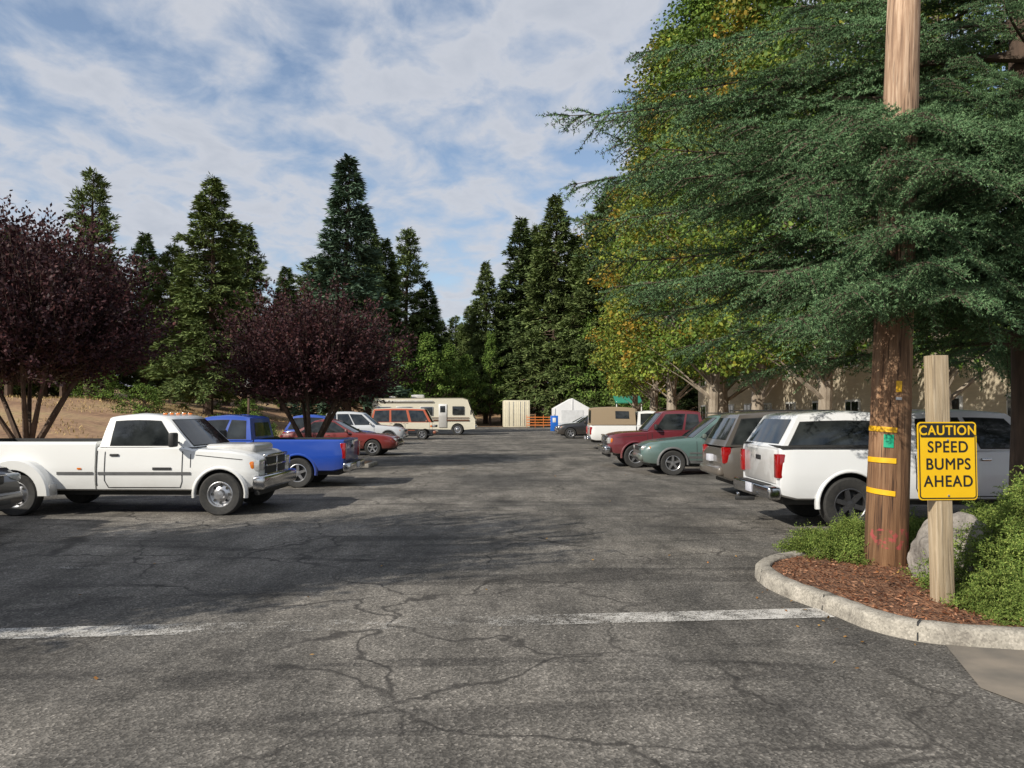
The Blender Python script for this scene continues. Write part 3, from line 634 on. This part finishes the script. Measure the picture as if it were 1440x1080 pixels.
rrect('sign_edge',sx,sz,SW,SH,.035,-.074,.006,M_sy); rrect('sign_border',sx,sz,SW-.022,SH-.022,.028,-.0765,.0015,M_sb); rrect('sign_face',sx,sz-.0,SW-.042,SH-.042,.022,-.079,.0015,M_sy)
hd=rrect('sign_header',sx,sz+SH/2-.075,SW-.05,.118,.012,-.0815,.0015,M_sb)
def text(s,x,z,size,m,y,name,sx_=1):
    cu=bpy.data.curves.new(name,'FONT'); cu.body=s; cu.size=size; cu.align_x='CENTER'; cu.align_y='CENTER'; cu.extrude=.0004; cu.space_character=1.1
    o=obj('t',cu); dg=bpy.context.evaluated_depsgraph_get(); me=bpy.data.meshes.new_from_object(o.evaluated_get(dg)); bpy.data.objects.remove(o)
    me.materials.clear(); me.materials.append(m)
    for k,(ddx,ddz) in enumerate(((0,0),(.0045,0),(.002,.004))): obj(name,me,sign,(x+ddx,y-.0003*k,z+ddz),(math.radians(90),0,0),(sx_,1,1))
text('CAUTION',sx,sz+SH/2-.078,.116,M_sy,-.0825,'header_text',.93)
for i,t in enumerate(('SPEED','BUMPS','AHEAD')): text(t,sx,sz+.115-.148*i,.138,M_sb,-.0805,'message_text',.92)
for z in (sz+.2,sz-.28): rbox('sign_bolt',(sx,-.082,z-.02),(.018,.008,.018),M_rim,sign,.004)
# ------------------------------------------------------------------ vegetation
M_bark=pm('bark',(.13,.085,.06),(.055,.037,.027),6,.95,0,.8,0,.04,(1,1,.25)); M_barkl=pm('pale_bark',(.38,.32,.25),(.19,.15,.11),5,.95,0,.6,0,.04,(1,1,.3)); M_twig=pm('twig',(.07,.05,.035),(.10,.07,.05),5,.9)
def conifer(name,h,w,seed,mat,style='fir',zb=.12,dens=1.0):
    r=np.random.RandomState(seed); A=Acc()
    zs=np.linspace(0,h,10); V,F=tube([(0.15*math.sin(z*.2+seed),0.1*math.cos(z*.3),z) for z in zs],[max(.02,.020*h*(1-z/h)**.8) for z in zs],7); A.add(V,F,0)
    nb=int((h*12 if style=='fir' else h*8)*dens)
    for i in range(nb):
        t=(i+r.rand())/nb; t=t**(.9); z=h*(zb+(1-zb)*t); az=r.rand()*6.283
        nz=1+.35*noise.noise((math.cos(az)*1.3+seed*3,math.sin(az)*1.3,t*6))
        if style=='fir': rad=w/2*min(1,(1-t)**.8*1.05)*(.66+.5*r.rand())*nz+.12
        else: rad=w/2*min(1,(1-t)**.55*1.05)*(.45+.65*r.rand())*(1-.35*max(0,.25-t)*4)*nz+.15
        d=np.array([math.cos(az),math.sin(az),0]); side=np.array([-d[1],d[0],0])
        slope=(.35*t+(-.25*(1-t)) if style=='fir' else .15+.3*t)+r.normal(0,.1)
        nc=max(3,int(rad*(7.0 if style=='fir' else 5.5)))
        s=np.sqrt(r.rand(nc)*.95+.04) if style=='fir' else .4+.6*r.rand(nc)
        lat=r.normal(0,.14,nc)*rad*(1.1-s)*1.2+r.normal(0,.06,nc)
        base=np.array([0,0,z])+d[None]*(rad*s)[:,None]+side[None]*lat[:,None]; base[:,2]+=slope*rad*s-.12*rad*s*s+r.normal(0,.05,nc)
        tip=np.array([0,0,z])+d*rad*.95+np.array([0,0,slope*rad*.95-.1*rad]); 
        V,F=tube([(0,0,z),tip],[.012*rad+.015,.01],3); A.add(V,F,0)
        k=8; P=np.repeat(base,k,0); n=len(P); 
        dd=(d[None]*.8+r.normal(0,.5 if style=='fir' else .9,(n,3))); dd[:,2]=dd[:,2]*.5+(-.1 if style=='fir' else .3)
        sz=(.26+.24*r.rand(n))*(.7+.03*h/2)
        V,F=leaves(P+r.normal(0,.08,(n,3)),unit(r.normal(0,.5,(n,3))+[0,0,1]+d*.5),dd,sz*1.25,sz*.27); A.add(V,F,1)
    return A.mesh(name,[M_bark,mat])
ML_pine=leafmat('pine_needles',[(.08,.115,.045),(.14,.185,.065),(.20,.245,.09)],.35,0)
ML_fir=leafmat('blue_fir_needles',[(.065,.11,.075),(.105,.165,.11),(.155,.225,.14)],.35,0)
ML_dk=leafmat('dark_conifer_needles',[(.072,.108,.045),(.115,.16,.06),(.165,.21,.08)],.35,0)
c_fir=conifer('fir',19,6.6,1,ML_fir,'fir',.10,1.7)
c_pA=conifer('pine_a',21,9.6,2,ML_pine,'fir',.14,1.5)
c_pB=conifer('pine_b',21,7.0,3,ML_pine,'pine',.25,1.3)
c_pC=conifer('pine_c',22,7.2,4,ML_dk,'fir',.16,1.5)
c_pD=conifer('pine_d',20,8.4,5,ML_pine,'pine',.2,2.0)
def plant(name,me,x,y,s,rz=None,sxy=1.0,z=None):
    return obj(name,me,None,(x,y,float(H(x,y))-.05 if z is None else z),(0,0,random.random()*6.28 if rz is None else rz),(s*sxy,s*sxy,s))
for (px,ty,Yd,me,hm,wf) in [(125,238,62,c_pB,21,1.0),(200,327,80,c_pC,22,1.2),(295,247,60,c_pA,21,1.1),(240,345,66,c_pD,20,1.1),(345,315,70,c_pA,21,.9),(150,370,75,c_pD,20,1.3),(60,340,70,c_pA,21,1.2),(10,320,66,c_pD,20,1.2),(90,360,64,c_pC,22,1.2),(320,350,80,c_pC,22,1.3),
        (430,370,88,c_pB,21,1.2),(540,335,95,c_pC,22,1.1),(572,322,100,c_pB,21,1.0),(600,395,102,c_pC,22,1.2),(640,445,128,c_pB,21,1.2),(620,450,120,c_pC,22,1.3),
        (683,368,104,c_pA,21,.85),(708,400,106,c_pC,22,1.1),(733,306,104,c_pC,22,1.1),(757,318,108,c_pD,20,.9),(782,273,99,c_pA,21,.95),(812,330,101,c_pC,22,1.2),(840,300,94,c_pA,21,1.0),(865,260,96,c_pD,20,1.1),(400,375,84,c_pC,22,1.3),(455,360,92,c_pA,21,1.1),(660,430,118,c_pA,21,1.0),(515,300,92,c_pC,22,1.0)]:
    x=(px-720)/1080*Yd; h=1.75+(580-ty)/1080*Yd-float(H(x,Yd)); plant('pine_tree',me,x,Yd,h/hm,None,wf)
plant('blue_fir_tree',c_fir,-13.4,62,22.5/19,None,1.08)
fo=empty('distant_forest'); rr=random.Random(5); k=0
while k<105:
    x=rr.uniform(-120,60); y=rr.uniform(106,165)
    if x<-38: y=rr.uniform(72,120)
    if abs(x+2)<14 and y<122: continue
    me=rr.choice([c_pA,c_pC,c_pD,c_pA]); s=rr.uniform(.6,.84)
    obj('conifer',me,fo,(x,y,float(H(x,y))-.5),(0,0,rr.random()*6.28),(s*1.55,s*1.55,s)); k+=1
def broad(name,h,zb,rf,nc,lpc,ls,cr_,mats,seed,tr=.3,trunk_r=.25,lumpa=.75):
    r=np.random.RandomState(seed); A=Acc()
    zs=np.linspace(0,h*.92,12); V,F=tube([(.12*math.sin(z*.5+seed),.12*math.cos(z*.4+seed),z) for z in zs],[trunk_r*(1-.93*z/h) for z in zs],10); A.add(V,F,0)
    for i in range(nc):
        t=(i+r.rand())/nc; z=zb+(h-zb)*t; az=r.rand()*6.283
        lump=1+lumpa*noise.noise((math.cos(az)*1.1+seed*2,math.sin(az)*1.1,z*.28))
        R_=rf(t)*(.72+.4*r.rand())*lump; f=math.sqrt(.15+.85*r.rand())
        c=np.array([R_*f*math.cos(az),R_*f*math.sin(az),z]); 
        if i%2==0:
            z0=max(zb*.6,z-R_*f*.9); V,F=tube([(0,0,z0),(c*.5+np.array([0,0,(z0)*.5+.1])),c],[.02+.018*R_,.02,.008],4); A.add(V,F,0)
        q=cr_*(.5+.85*r.rand()); n=int(lpc*(.5+1.0*r.rand())*(q/cr_)**1.5); off=unit(r.normal(0,1,(n,3)))*(r.rand(n,1)**.5)*q; off[:,2]*=.5; off[:,2]-=.15*np.hypot(off[:,0],off[:,1])
        P=c+off; outw=unit(off+.6*np.array([math.cos(az),math.sin(az),.3])*q)
        Nn=unit(outw*.4+r.normal(0,.55,(n,3))+[0,0,.55]); D=r.normal(0,1,(n,3)); D[:,2]-=.5; D=unit(D-Nn*np.sum(D*Nn,1,keepdims=True)*.8)
        V,F=leaves(P,Nn,D,ls*(.6+.7*r.rand(n)),ls*(.5+.5*r.rand(n))); A.add(V,F,1)
    return A.mesh(name,mats)
ML_gum=leafmat('sweetgum_leaves',[(.065,.12,.022),(.11,.185,.03),(.18,.26,.045)],.6,.2,.55,(.36,.33,.05),.25,(.56,.72),(.5,1.35))
ML_gum2=leafmat('autumn_leaves',[(.10,.16,.025),(.17,.23,.035),(.29,.31,.05)],.6,.2,.55,(.46,.27,.04),.35,(.53,.68),(.5,1.35))
ML_grn=leafmat('green_leaves',[(.07,.12,.03),(.11,.175,.04),(.16,.22,.05)],.5,0)
col_=lambda R_:(lambda t:R_*min(1,(.55+2.2*t))*(max(0,1-t)**.75*.97+.03)*1.15)
g1=broad('sweetgum_a',23,3.6,col_(3.6),330,130,.17,1.0,[M_barkl,ML_gum],21)
g2=broad('sweetgum_b',21,3.4,col_(3.7),310,130,.18,1.0,[M_barkl,ML_gum2],22)
g3=broad('green_tree',9,1.5,col_(2.8),200,50,.22,.7,[M_bark,ML_grn],23)
for me,x,y,s,wf in ((g2,9.9,61,.95,1.1),(g2,9.7,52,1.1,1.1),(g2,9.4,44.5,1.15,1.1),(g1,9.8,37.5,1.1,1),(g2,10.2,31.5,1.05,1),(g1,10.6,26,1.0,1),(g1,11.5,20.5,.9,1),(g1,13,47,1.1,1.2)): plant('sweetgum_tree',me,x,y,s,None,wf,0)
for px,ty,Yd in ((600,470,92),(630,485,96),(655,500,98),(690,470,101),(838,440,93),(870,440,92),(560,480,90),(900,480,80)):
    x=(px-720)/1080*Yd; h=1.75+(580-ty)/1080*Yd; plant('broadleaf_tree',g3,x,Yd,h/9,None,.9 if px!=690 else .55)
rf2=random.Random(9)
for i in range(7): plant('background_tree',rf2.choice([g1,c_pC,c_pA]),32+rf2.random()*18,24+i*6,.85+rf2.random()*.25)
ML_plum=leafmat('plum_leaves',[(.028,.013,.016),(.052,.021,.024),(.098,.037,.034)],.9,.12,.6)
def plum(name,h,R_,seed,nsh=520,ls=.11):
    r=np.random.RandomState(seed); A=Acc(); ns=7
    stems=[]
    for i in range(ns):
        az=6.283*i/ns+r.normal(0,.2); e=np.array([math.cos(az)*R_*.55,math.sin(az)*R_*.55,h*.55])*(.8+.3*r.rand())
        pts=[np.array([math.cos(az)*.06,math.sin(az)*.06,0]),np.array([math.cos(az)*.14,math.sin(az)*.14,h*.1]),e*np.array([.45,.45,.55]),e]
        V,F=tube(pts,[.10,.085,.06,.03],6); A.add(V,F,0); stems.append(pts)
    V,F=tube([(0,0,0),(0,0,h*.12)],[.17,.13],8); A.add(V,F,0)
    cz=h*.595; rz=h*.40
    for i in range(nsh):
        u=unit(r.normal(0,1,3)); 
        if u[2]<-.6: u[2]*=-.5; u=unit(u)
        f=(.42+.55*r.rand()**.6)*(1+.22*noise.noise((u[0]*1.9+seed,u[1]*1.9,u[2]*1.9)))*(1.12 if r.rand()<.12 else 1)
        tip=np.array([u[0]*R_*f,u[1]*R_*f,cz+u[2]*rz*f]); 
        st=stems[r.randint(ns)]; o=st[2]+(st[3]-st[2])*r.rand(); 
        o=o*.5+.5*np.array([tip[0]*.45,tip[1]*.45,h*.42])
        mid=(o+tip)/2+np.array([0,0,-.02*h]); 
        V,F=tube([o,mid,tip],[.014,.008,.003],3); A.add(V,F,0)
        n=66; t=.3+.75*r.rand(n); t=t[:,None]; P=(1-t)**2*o+2*t*(1-t)*mid+t*t*tip+r.normal(0,.15,(n,3))*(1.3-t)
        Nn=unit(r.normal(0,.55,(n,3))+[0,0,.5]+u*.6); D=unit((tip-mid))+r.normal(0,.8,(n,3))
        V,F=leaves(P,Nn,D,ls*(.7+.6*r.rand(n)),ls*.6*(.7+.6*r.rand(n))); A.add(V,F,1)
    return A.mesh(name,[M_bark,ML_plum])
pl1=plum('plum_a',7.3,3.75,31,900,.115); pl2=plum('plum_b',6.0,3.3,32,800,.105)
plant('purple_plum_tree',pl1,-12.9,20.5,1.0,.3,1.0,0); plant('purple_plum_tree',pl2,-6.55,25,1.0,1.0,1.0,0)
plant('purple_plum_tree',pl1,-16.6,22.5,1.15,1.9,1,0)
plant('purple_plum_tree',pl1,-9.3,4.4,1.12,2.5,.72,0); plant('purple_plum_tree',pl2,-11.6,4.3,1.05,4.1,1,0)
isl=empty('planting_island')
for (x,y,w,l) in ((-6.6,25,4.2,1.6),(-13.2,20.5,4,3)): rbox('kerb',(x,y,.06),(w,l,.14),M_conc,isl,.04); rbox('soil',(x,y,.135),(w-.3,l-.3,.02),M_ground,isl,0)
def needles(P0,P1,r,sp=.0095,ln=.03,wd=.0042):
    P0=np.array(P0);P1=np.array(P1); l=np.linalg.norm(P1-P0,axis=1); cnt=np.maximum(3,(l/sp).astype(int)); idx=np.repeat(np.arange(len(l)),cnt); n=len(idx)
    t=r.rand(n,1); B=P0[idx]+(P1-P0)[idx]*t; d=unit((P1-P0)[idx]); q=unit(np.cross(d,unit(r.normal(0,1,(n,3)))))
    D=unit(d*.65+q*.9)*ln*(.7+.6*r.rand(n,1)); W=unit(np.cross(D,r.normal(0,.7,(n,3))+[.3,.3,1]))*wd
    V=np.stack([B+W,B-W,B+D],1).reshape(-1,3); return V,np.arange(len(V)).reshape(-1,3)
def tri(F): F=np.asarray(F); return np.concatenate([F[:,[0,1,2]],F[:,[0,2,3]]])
ML_deo=leafmat('cedar_needles',[(.07,.135,.065),(.115,.20,.095),(.19,.29,.14)],.9,0,.5,con=(.55,1.35))
def branch(name,Lb,seed):
    r=np.random.RandomState(seed); A=Acc(); S0=[];S1=[]
    ph=r.rand()*6
    pr=lambda t:np.array([Lb*t,.05*math.sin(t*4+ph)*Lb,Lb*(.18*t-.46*t*t+.20*t**3)+.04*math.sin(t*9+ph)])
    V,F=tube([pr(t) for t in np.linspace(0,1,10)],[.030*(1-t)+.004 for t in np.linspace(0,1,10)],5); A.add(V,tri(F),0)
    s=.45
    while s<Lb:
        t=s/Lb; o=pr(t); ax=unit(pr(min(1,t+.05))-pr(max(0,t-.05)) if t<.97 else pr(1)-pr(.95))
        for sg in (1,-1):
            if r.rand()<.08: continue
            a=math.radians(r.uniform(34,58)); l=(.25+1.05*(1-t)**.8*min(1,t*4.0))*r.uniform(.6,1.15)
            d=unit(ax*math.cos(a)+np.array([0,sg*math.sin(a),0])+np.array([0,0,r.normal(.0,.16)]))
            side=unit(np.cross(d,[0,0,1.])+np.array([0,0,r.normal(0,.2)])); nseg=4; pts=[o]; dr=r.uniform(.15,.55)
            for k in range(1,nseg+1):
                u=k/nseg; pts.append(o+d*l*u+np.array([0,0,-dr*l*u*u])+ax*.15*l*u*u)
            V,F=tube(pts,[.009*(1-k/nseg)+.002 for k in range(nseg+1)],3); A.add(V,tri(F),0)
            for k in range(nseg):
                S0.append(pts[k]);S1.append(pts[k+1])
            u=.10
            while u<1:
                k=min(nseg-1,int(u*nseg)); f=u*nseg-k; q=pts[k]+(pts[k+1]-pts[k])*f
                for s2 in (1,-1):
                    b=math.radians(r.uniform(34,52)); l2=(.07+.26*(1-u)*min(1,l))*r.uniform(.7,1.2)
                    d2=unit(d*math.cos(b)+side*s2*math.sin(b)+np.array([0,0,r.normal(-.15,.12)])); e=q+d2*l2; S0.append(q);S1.append(e)
                u+=.060/l*r.uniform(.85,1.2)
        s+=.15*r.uniform(.7,1.3)
    V,F=needles(S0,S1,r,.0085,.034,.0058); A.add(V,F,1)
    return A.mesh(name,[M_twig,ML_deo])
brs=[branch('cedar_branch_%s'%c,4.6,40+i) for i,c in enumerate('abc')]
brs2=[branch('cedar_bough_%s'%c,2.9,60+i) for i,c in enumerate('ab')]
ced=empty('cedar_tree',(6.75,10.0,.1)); zs=np.linspace(0,14,20)
V,F=tube([(0.05*math.sin(z),0.05*math.cos(z*.7),z) for z in zs],[.27*(1-z/14.5)+.01 for z in zs],14); obj('trunk',fast('trunk',V,F,[M_bark],None,True),ced)
rb=random.Random(12)
def cbr(z,az,Lb,pit,roll):
    if Lb>3.4: me=brs[rb.randrange(3)]; s=Lb/4.6
    else: me=brs2[rb.randrange(2)]; s=Lb/2.9
    obj('branch',me,ced,(0,0,z),(roll,-pit,math.radians(az)),(s,s*rb.uniform(.85,1.1),max(s,.8)))
nb=122
for i in range(nb):
    t=(i+rb.random())/nb; z=2.4+10.2*t**1.2; az=(i*137.5+rb.uniform(-20,20))%360
    if az<95 and rb.random()<.5: az=rb.uniform(130,190)
    Lb=5.4*(1-max(0,z-6)/9.5)**.9*rb.uniform(.6,1.08)
    if 195<az<300: 
        cap_=3.1 if z<4.6 else 2.4
        Lb=min(Lb,cap_*rb.uniform(.8,1.05))
    elif 300<=az<330: Lb=min(Lb,3.4)
    pit=(.06+.2*t)+rb.uniform(-.16,.2)
    if z<3.4: pit+=.12
    cbr(z,az,Lb,pit,rb.uniform(-.5,.5))
for (z,az,Lb,pit) in ((3.0,216,4.6,.0),(3.5,221,4.7,.04),(3.9,217,4.9,.04),(4.4,223,4.7,.0),(4.2,213,4.9,.04),(4.9,219,4.6,-.02),(3.3,226,4.5,.02),(4.7,228,4.5,-.0),(5.2,214,4.4,-.05),(3.3,209,4.6,.02),(2.9,229,4.3,.04),(3.7,224,4.9,.0),(4.1,229,4.7,.03),(4.6,216,5.0,.02),(3.2,220,5.0,-.01),(2.9,213,4.8,.02),(3.1,223,4.7,.02),(3.6,212,4.9,-.03)): cbr(z,az,Lb,pit,rb.uniform(-.4,.4))
for (z,az,Lb,pit) in ((5.0,168,6.0,.10),(5.6,175,6.1,.12),(4.4,172,5.8,.08),(3.8,165,5.7,.10),(3.3,176,5.4,.10),(6.1,160,5.7,.12),(4.7,182,5.4,.08),(2.9,168,5.0,.12)): cbr(z,az,Lb,pit,rb.uniform(-.4,.4))
ML_jun=leafmat('juniper_needles',[(.10,.16,.04),(.17,.24,.055),(.29,.34,.09)],2.5,0)
def juniper(name,rx,ry,hz,seed,nspray=1500):
    r=np.random.RandomState(seed); S0=[];S1=[]
    for i in range(nspray):
        az=r.rand()*6.283; f=math.sqrt(r.rand()); lump=1+.5*noise.noise((math.cos(az)*1.9+seed,math.sin(az)*1.9,f*2)); x=rx*f*math.cos(az)*lump; y=ry*f*math.sin(az)*lump; z=hz*(1-f**2.0)*(.6+.5*r.rand())*(1+.7*noise.noise((x*3+seed,y*3,0)))
        d=unit(np.array([math.cos(az)*f*1.6,math.sin(az)*f*1.6,.35])+r.normal(0,.4,3)); l=.2+.2*r.rand(); o=np.array([x,y,max(z,.02)])-d*l*.5
        S0.append(o);S1.append(o+d*l); sd=unit(np.cross(d,r.normal(0,1,3)))
        for u in (.25,.4,.55,.7,.85):
            for s2 in (1,-1):
                d2=unit(d*.8+sd*s2*.7+r.normal(0,.15,3)); q=o+d*l*u; S0.append(q);S1.append(q+d2*l*.35*(1.2-u))
    V,F=needles(S0,S1,r,.012,.018,.0055); return fast(name,V,F,[ML_jun])
j1=juniper('juniper_mesh_a',.8,.75,.58,1,1500); j2=juniper('juniper_mesh_b',.65,.55,.38,2,1000)
for me,x,y,s in ((j1,4.95,7.2,1.25),(j2,4.5,6.35,1.1),(j1,5.2,6.5,1.15),(j1,6.1,6.6,1.3),(j1,5.7,7.9,1.45),(j2,3.85,9.0,.95),(j2,4.5,9.25,1.05),(j1,7.0,7.6,1.5),(j1,5.9,8.9,1.1),(j2,5.1,5.98,.95),(j2,4.12,6.25,.6),(j2,5.0,9.0,.9)): obj('juniper_shrub',me,None,(x,y,.1),(0,0,random.random()*6),(s,s,s*.95))
sh=broad('shrub_mesh',1.6,.1,lambda t:1.3*(1-t*t)**.5+.05,60,60,.09,.4,[M_bark,ML_grn],51,trunk_r=.05)
for x,y,s in ((-13.7,36,.9),(-12.2,38,.8),(-16,42,.8),(-24,50,1.2),(-12.4,50,1),(10.6,20,.8),(10.8,28,.8),(10.6,34,.9),(11.2,15,.8),(-12.2,76,1.3),(-12,84,1.5),(-30,56,1.4),(-20,58,1.2)): plant('shrub',sh,x,y,s)
r=RS; n=26000; x=-13-r.rand(n)**.8*50; y=24+r.rand(n)**.8*48; P=np.stack([x,y,H(x,y)],1)
kp=np.array([noise.noise((a*.12,b*.12,0))>-.02 for a,b in zip(x,y)]); P=P[kp]; n=len(P); D=r.normal(0,.5,(n,3)); D[:,2]=1
V,F=leaves(P,unit(r.normal(0,1,(n,3))*[1,1,.1]),D,.10+.18*r.rand(n),.03+.03*r.rand(n))
obj('dry_grass',fast('dry_grass',V,F,[leafmat('dry_grass_blades',[(.38,.26,.12),(.50,.37,.18),(.26,.21,.09)],.3,0)]))
# ------------------------------------------------------------------ buildings & far objects
M_wall=pm('beige_siding',(.56,.48,.35),(.48,.41,.30),1.2,.85,0,.3,0,.02,(1,1,12)); M_wt=pm('white_trim',(.78,.77,.74),(.66,.66,.63),3,.6); M_roof=pm('roof_shingle',(.09,.075,.065),(.05,.045,.04),8,.9,0,.4)
bd=empty('beige_lodge_building',(16,44,0))
rbox('walls',(7,0,3.2),(14,44,6.4),M_wall,bd,0)
V=[(-1,-23,6.3),(15,-23,6.3),(15,23,6.3),(-1,23,6.3),(7,-23,9.6),(7,23,9.6)]; obj('roof',pymesh('roof',V,[(0,3,5,4),(1,4,5,2),(0,4,1),(3,2,5),(0,1,2,3)],[M_roof]),bd)
for i in range(11):
    y=-20+i*4
    for z in (1.6,4.6):
        rbox('window_frame',(-.03,y,z),(.10,1.5,1.5),M_wt,bd,.01); rbox('window_pane',(-.09,y,z),(.03,1.3,1.3),M_glass,bd,0); rbox('window_mullion',(-.115,y,z),(.02,.05,1.3),M_wt,bd,0)
rbox('porch_floor',(-1.0,0,.2),(2,44,.3),M_conc,bd,.02)
for i in range(23): rbox('porch_post',(-1.9,-22+i*2,.7),(.12,.12,1.1),M_wt,bd,.01)
for z in (.5,1.15): rbox('porch_rail',(-1.9,0,z),(.06,44,.06),M_wt,bd,.01)
V=[];F=[]
for i in range(300):
    y=-21.9+i*.1466; o=len(V); V+=[(-1.92,y,.5),(-1.92,y+.03,.5),(-1.92,y+.03,1.15),(-1.92,y,1.15)]; F.append((o,o+1,o+2,o+3))
obj('porch_balusters',pymesh('porch_balusters',V,F,[M_wt]),bd)
b2=empty('beige_annex_building',(26,24,0)); rbox('walls',(0,-3.5,3.2),(20,3,6.4),M_wall,b2,0)
V=[(-10.6,-5.6,6.42),(10.6,-5.6,6.42),(10.6,-1.6,6.42),(-10.6,-1.6,6.42),(-10.6,-3.6,8),(10.6,-3.6,8)]; obj('roof',pymesh('roof',V,[(0,1,5,4),(3,4,5,2),(0,4,3),(1,2,5),(0,3,2,1)],[M_roof]),b2)
for i in range(6):
    for z in (1.6,4.6): rbox('window_frame',(-8.5+i*3.2,-5.03,z),(1.5,.1,1.4),M_wt,b2,.01); rbox('window_pane',(-8.5+i*3.2,-5.09,z),(1.3,.03,1.2),M_glass,b2,0)
ct=empty('storage_container',(.45,91.5,0),math.radians(2)); M_ct=pm('cream_steel',(.72,.66,.50),(.62,.56,.42),2,.6)
rbox('container_body',(0,0,1.6),(3.0,6,3.1),M_ct,ct,.03)
for i in range(12): rbox('corrugation',(-1.3+i*.236,-3.005,1.6),(.08,.02,2.8),M_ct,ct,.005)
for x in (-.9,-.4,.4,.9): rbox('lock_bar',(x,-3.03,1.6),(.04,.03,2.8),M_rim,ct,.005)
tn=empty('white_canopy_tent',(6.6,84,0)); M_tent=pm('white_fabric',(.80,.80,.80),(.74,.74,.75),1.5,.7)
w=1.95
V=[(-w,0,0),(w,0,0),(w,0,2.2),(0,0,3.3),(-w,0,2.2)]+[(-w,6,0),(w,6,0),(w,6,2.2),(0,6,3.3),(-w,6,2.2)]
obj('fabric_shell',pymesh('fabric_shell',V,[(0,1,2,3,4),(5,9,8,7,6),(0,4,9,5),(1,6,7,2),(4,3,8,9),(3,2,7,8)],[M_tent]),tn)
obj('door_panel',pymesh('door_panel',[(-1.2,-.03,0),(1.2,-.03,0),(1.2,-.03,2.0),(-1.2,-.03,2.0)],[(0,1,2,3)],[pm('tent_door',(.68,.69,.7),None,2,.7)]),tn)
for x in (-w,0,w): rbox('tent_rib',(x*.99,-.05,1.1 if x else 2.65),(.06,.05,2.2 if x else 1.2),M_tent,tn,.01)
fn=empty('orange_barrier_fence',(3.6,88,0)); M_or=pm('orange_mesh',(.6,.17,.03),(.5,.13,.02),3,.7)
for z in (.3,.6,.9,1.2): rbox('rail',(0,0,z),(3.9,.03,.09),M_or,fn,.005)
for x in (-1.9,-.95,0,.95,1.9): rbox('post',(x,.03,.7),(.06,.06,1.5),M_or,fn,.01)
bs=empty('blue_parking_sign',(3.3,60,0)); M_bl=pm('sign_blue',(.01,.14,.6),(.01,.12,.5),3,.5)
rbox('post',(0,.04,.8),(.06,.05,1.6),M_rim,bs,.01); rbox('panel',(0,0,.9),(.6,.03,1.2),M_bl,bs,.02); rbox('symbol',(0,-.02,1.15),(.25,.012,.35),M_wt,bs,.02)
lp=empty('sign_post',(-12,35,0)); rbox('post',(0,0,1.7),(.09,.09,3.4),M_bark,lp,.01); rbox('panel',(0,-.06,3.1),(.35,.02,.45),M_rim,lp,.01)
aw=empty('green_awning',(11.3,75,0)); rbox('canopy',(0,0,3),(2.6,2,.12),pm('green_fabric',(.02,.2,.12),None,3,.7),aw,.02,rot=(math.radians(20),0,0))
for x in (-1.2,1.2): rbox('post',(x,-.8,1.4),(.08,.08,2.8),M_wt,aw,.01)
# ------------------------------------------------------------------ camera, light, sky
cam=bpy.data.cameras.new('camera'); co_=obj('camera',cam,None,(0,0,1.75),(math.radians(92.12),0,0)); cam.sensor_width=36; cam.lens=27; cam.clip_end=3000; scene.camera=co_
EL=math.radians(33); dx,dy=-.76,-.65; nn_=math.hypot(dx,dy); dx/=nn_;dy/=nn_
sd=Vector((dx*math.cos(EL),dy*math.cos(EL),math.sin(EL)))
sl=bpy.data.lights.new('sun','SUN'); sl.energy=5.0; sl.angle=math.radians(.5); sl.color=(1,.94,.83); so=obj('sun',sl); so.rotation_euler=sd.to_track_quat('Z','Y').to_euler()
w=bpy.data.worlds.new('World'); scene.world=w; w.use_nodes=True; nt=w.node_tree; bg=nt.nodes['Background']
sky=N(nt,'ShaderNodeTexSky',sky_type='NISHITA'); sky.sun_disc=False; sky.sun_elevation=EL; sky.sun_rotation=math.atan2(sd.x,sd.y); sky.air_density=1; sky.dust_density=.6; sky.ozone_density=1.5
g=N(nt,'ShaderNodeTexCoord').outputs['Generated']; sp=N(nt,'ShaderNodeSeparateXYZ'); L(nt,g,sp.inputs[0])
zz=mth(nt,'ADD',mth(nt,'MAXIMUM',sp.outputs[2],0.0),.16); cx=mth(nt,'DIVIDE',sp.outputs[0],zz); cy=mth(nt,'DIVIDE',sp.outputs[1],zz)
cb=N(nt,'ShaderNodeCombineXYZ'); L(nt,cx,cb.inputs[0]); L(nt,cy,cb.inputs[1])
v=mapped(nt,cb.outputs[0],(1.0,.8,1),(0,0,math.radians(28)))
n1=noisen(nt,v,6.2,6,.56,.3); n2=noisen(nt,cb.outputs[0],1.1,2,.5)
f=mth(nt,'ADD',n1,mth(nt,'MULTIPLY_ADD',n2,.7,-.30))
cov=ramp(nt,f,[(.34,0.12),(.48,.6),(.62,.95)]).outputs[0]
shade=ramp(nt,f,[(.42,(5.5,6.3,7.6)),(.60,(6.7,7.0,7.7)),(.78,(5.8,6.2,7.0))]).outputs[0]
skc=mixc(nt,1,sky.outputs[0],(1.7,1.65,1.62),'MULTIPLY')
L(nt,mixc(nt,cov,skc,shade),bg.inputs['Color']); bg.inputs['Strength'].default_value=.09
scene.view_settings.view_transform='Standard'; scene.view_settings.look='None'; scene.view_settings.exposure=0
print('done')
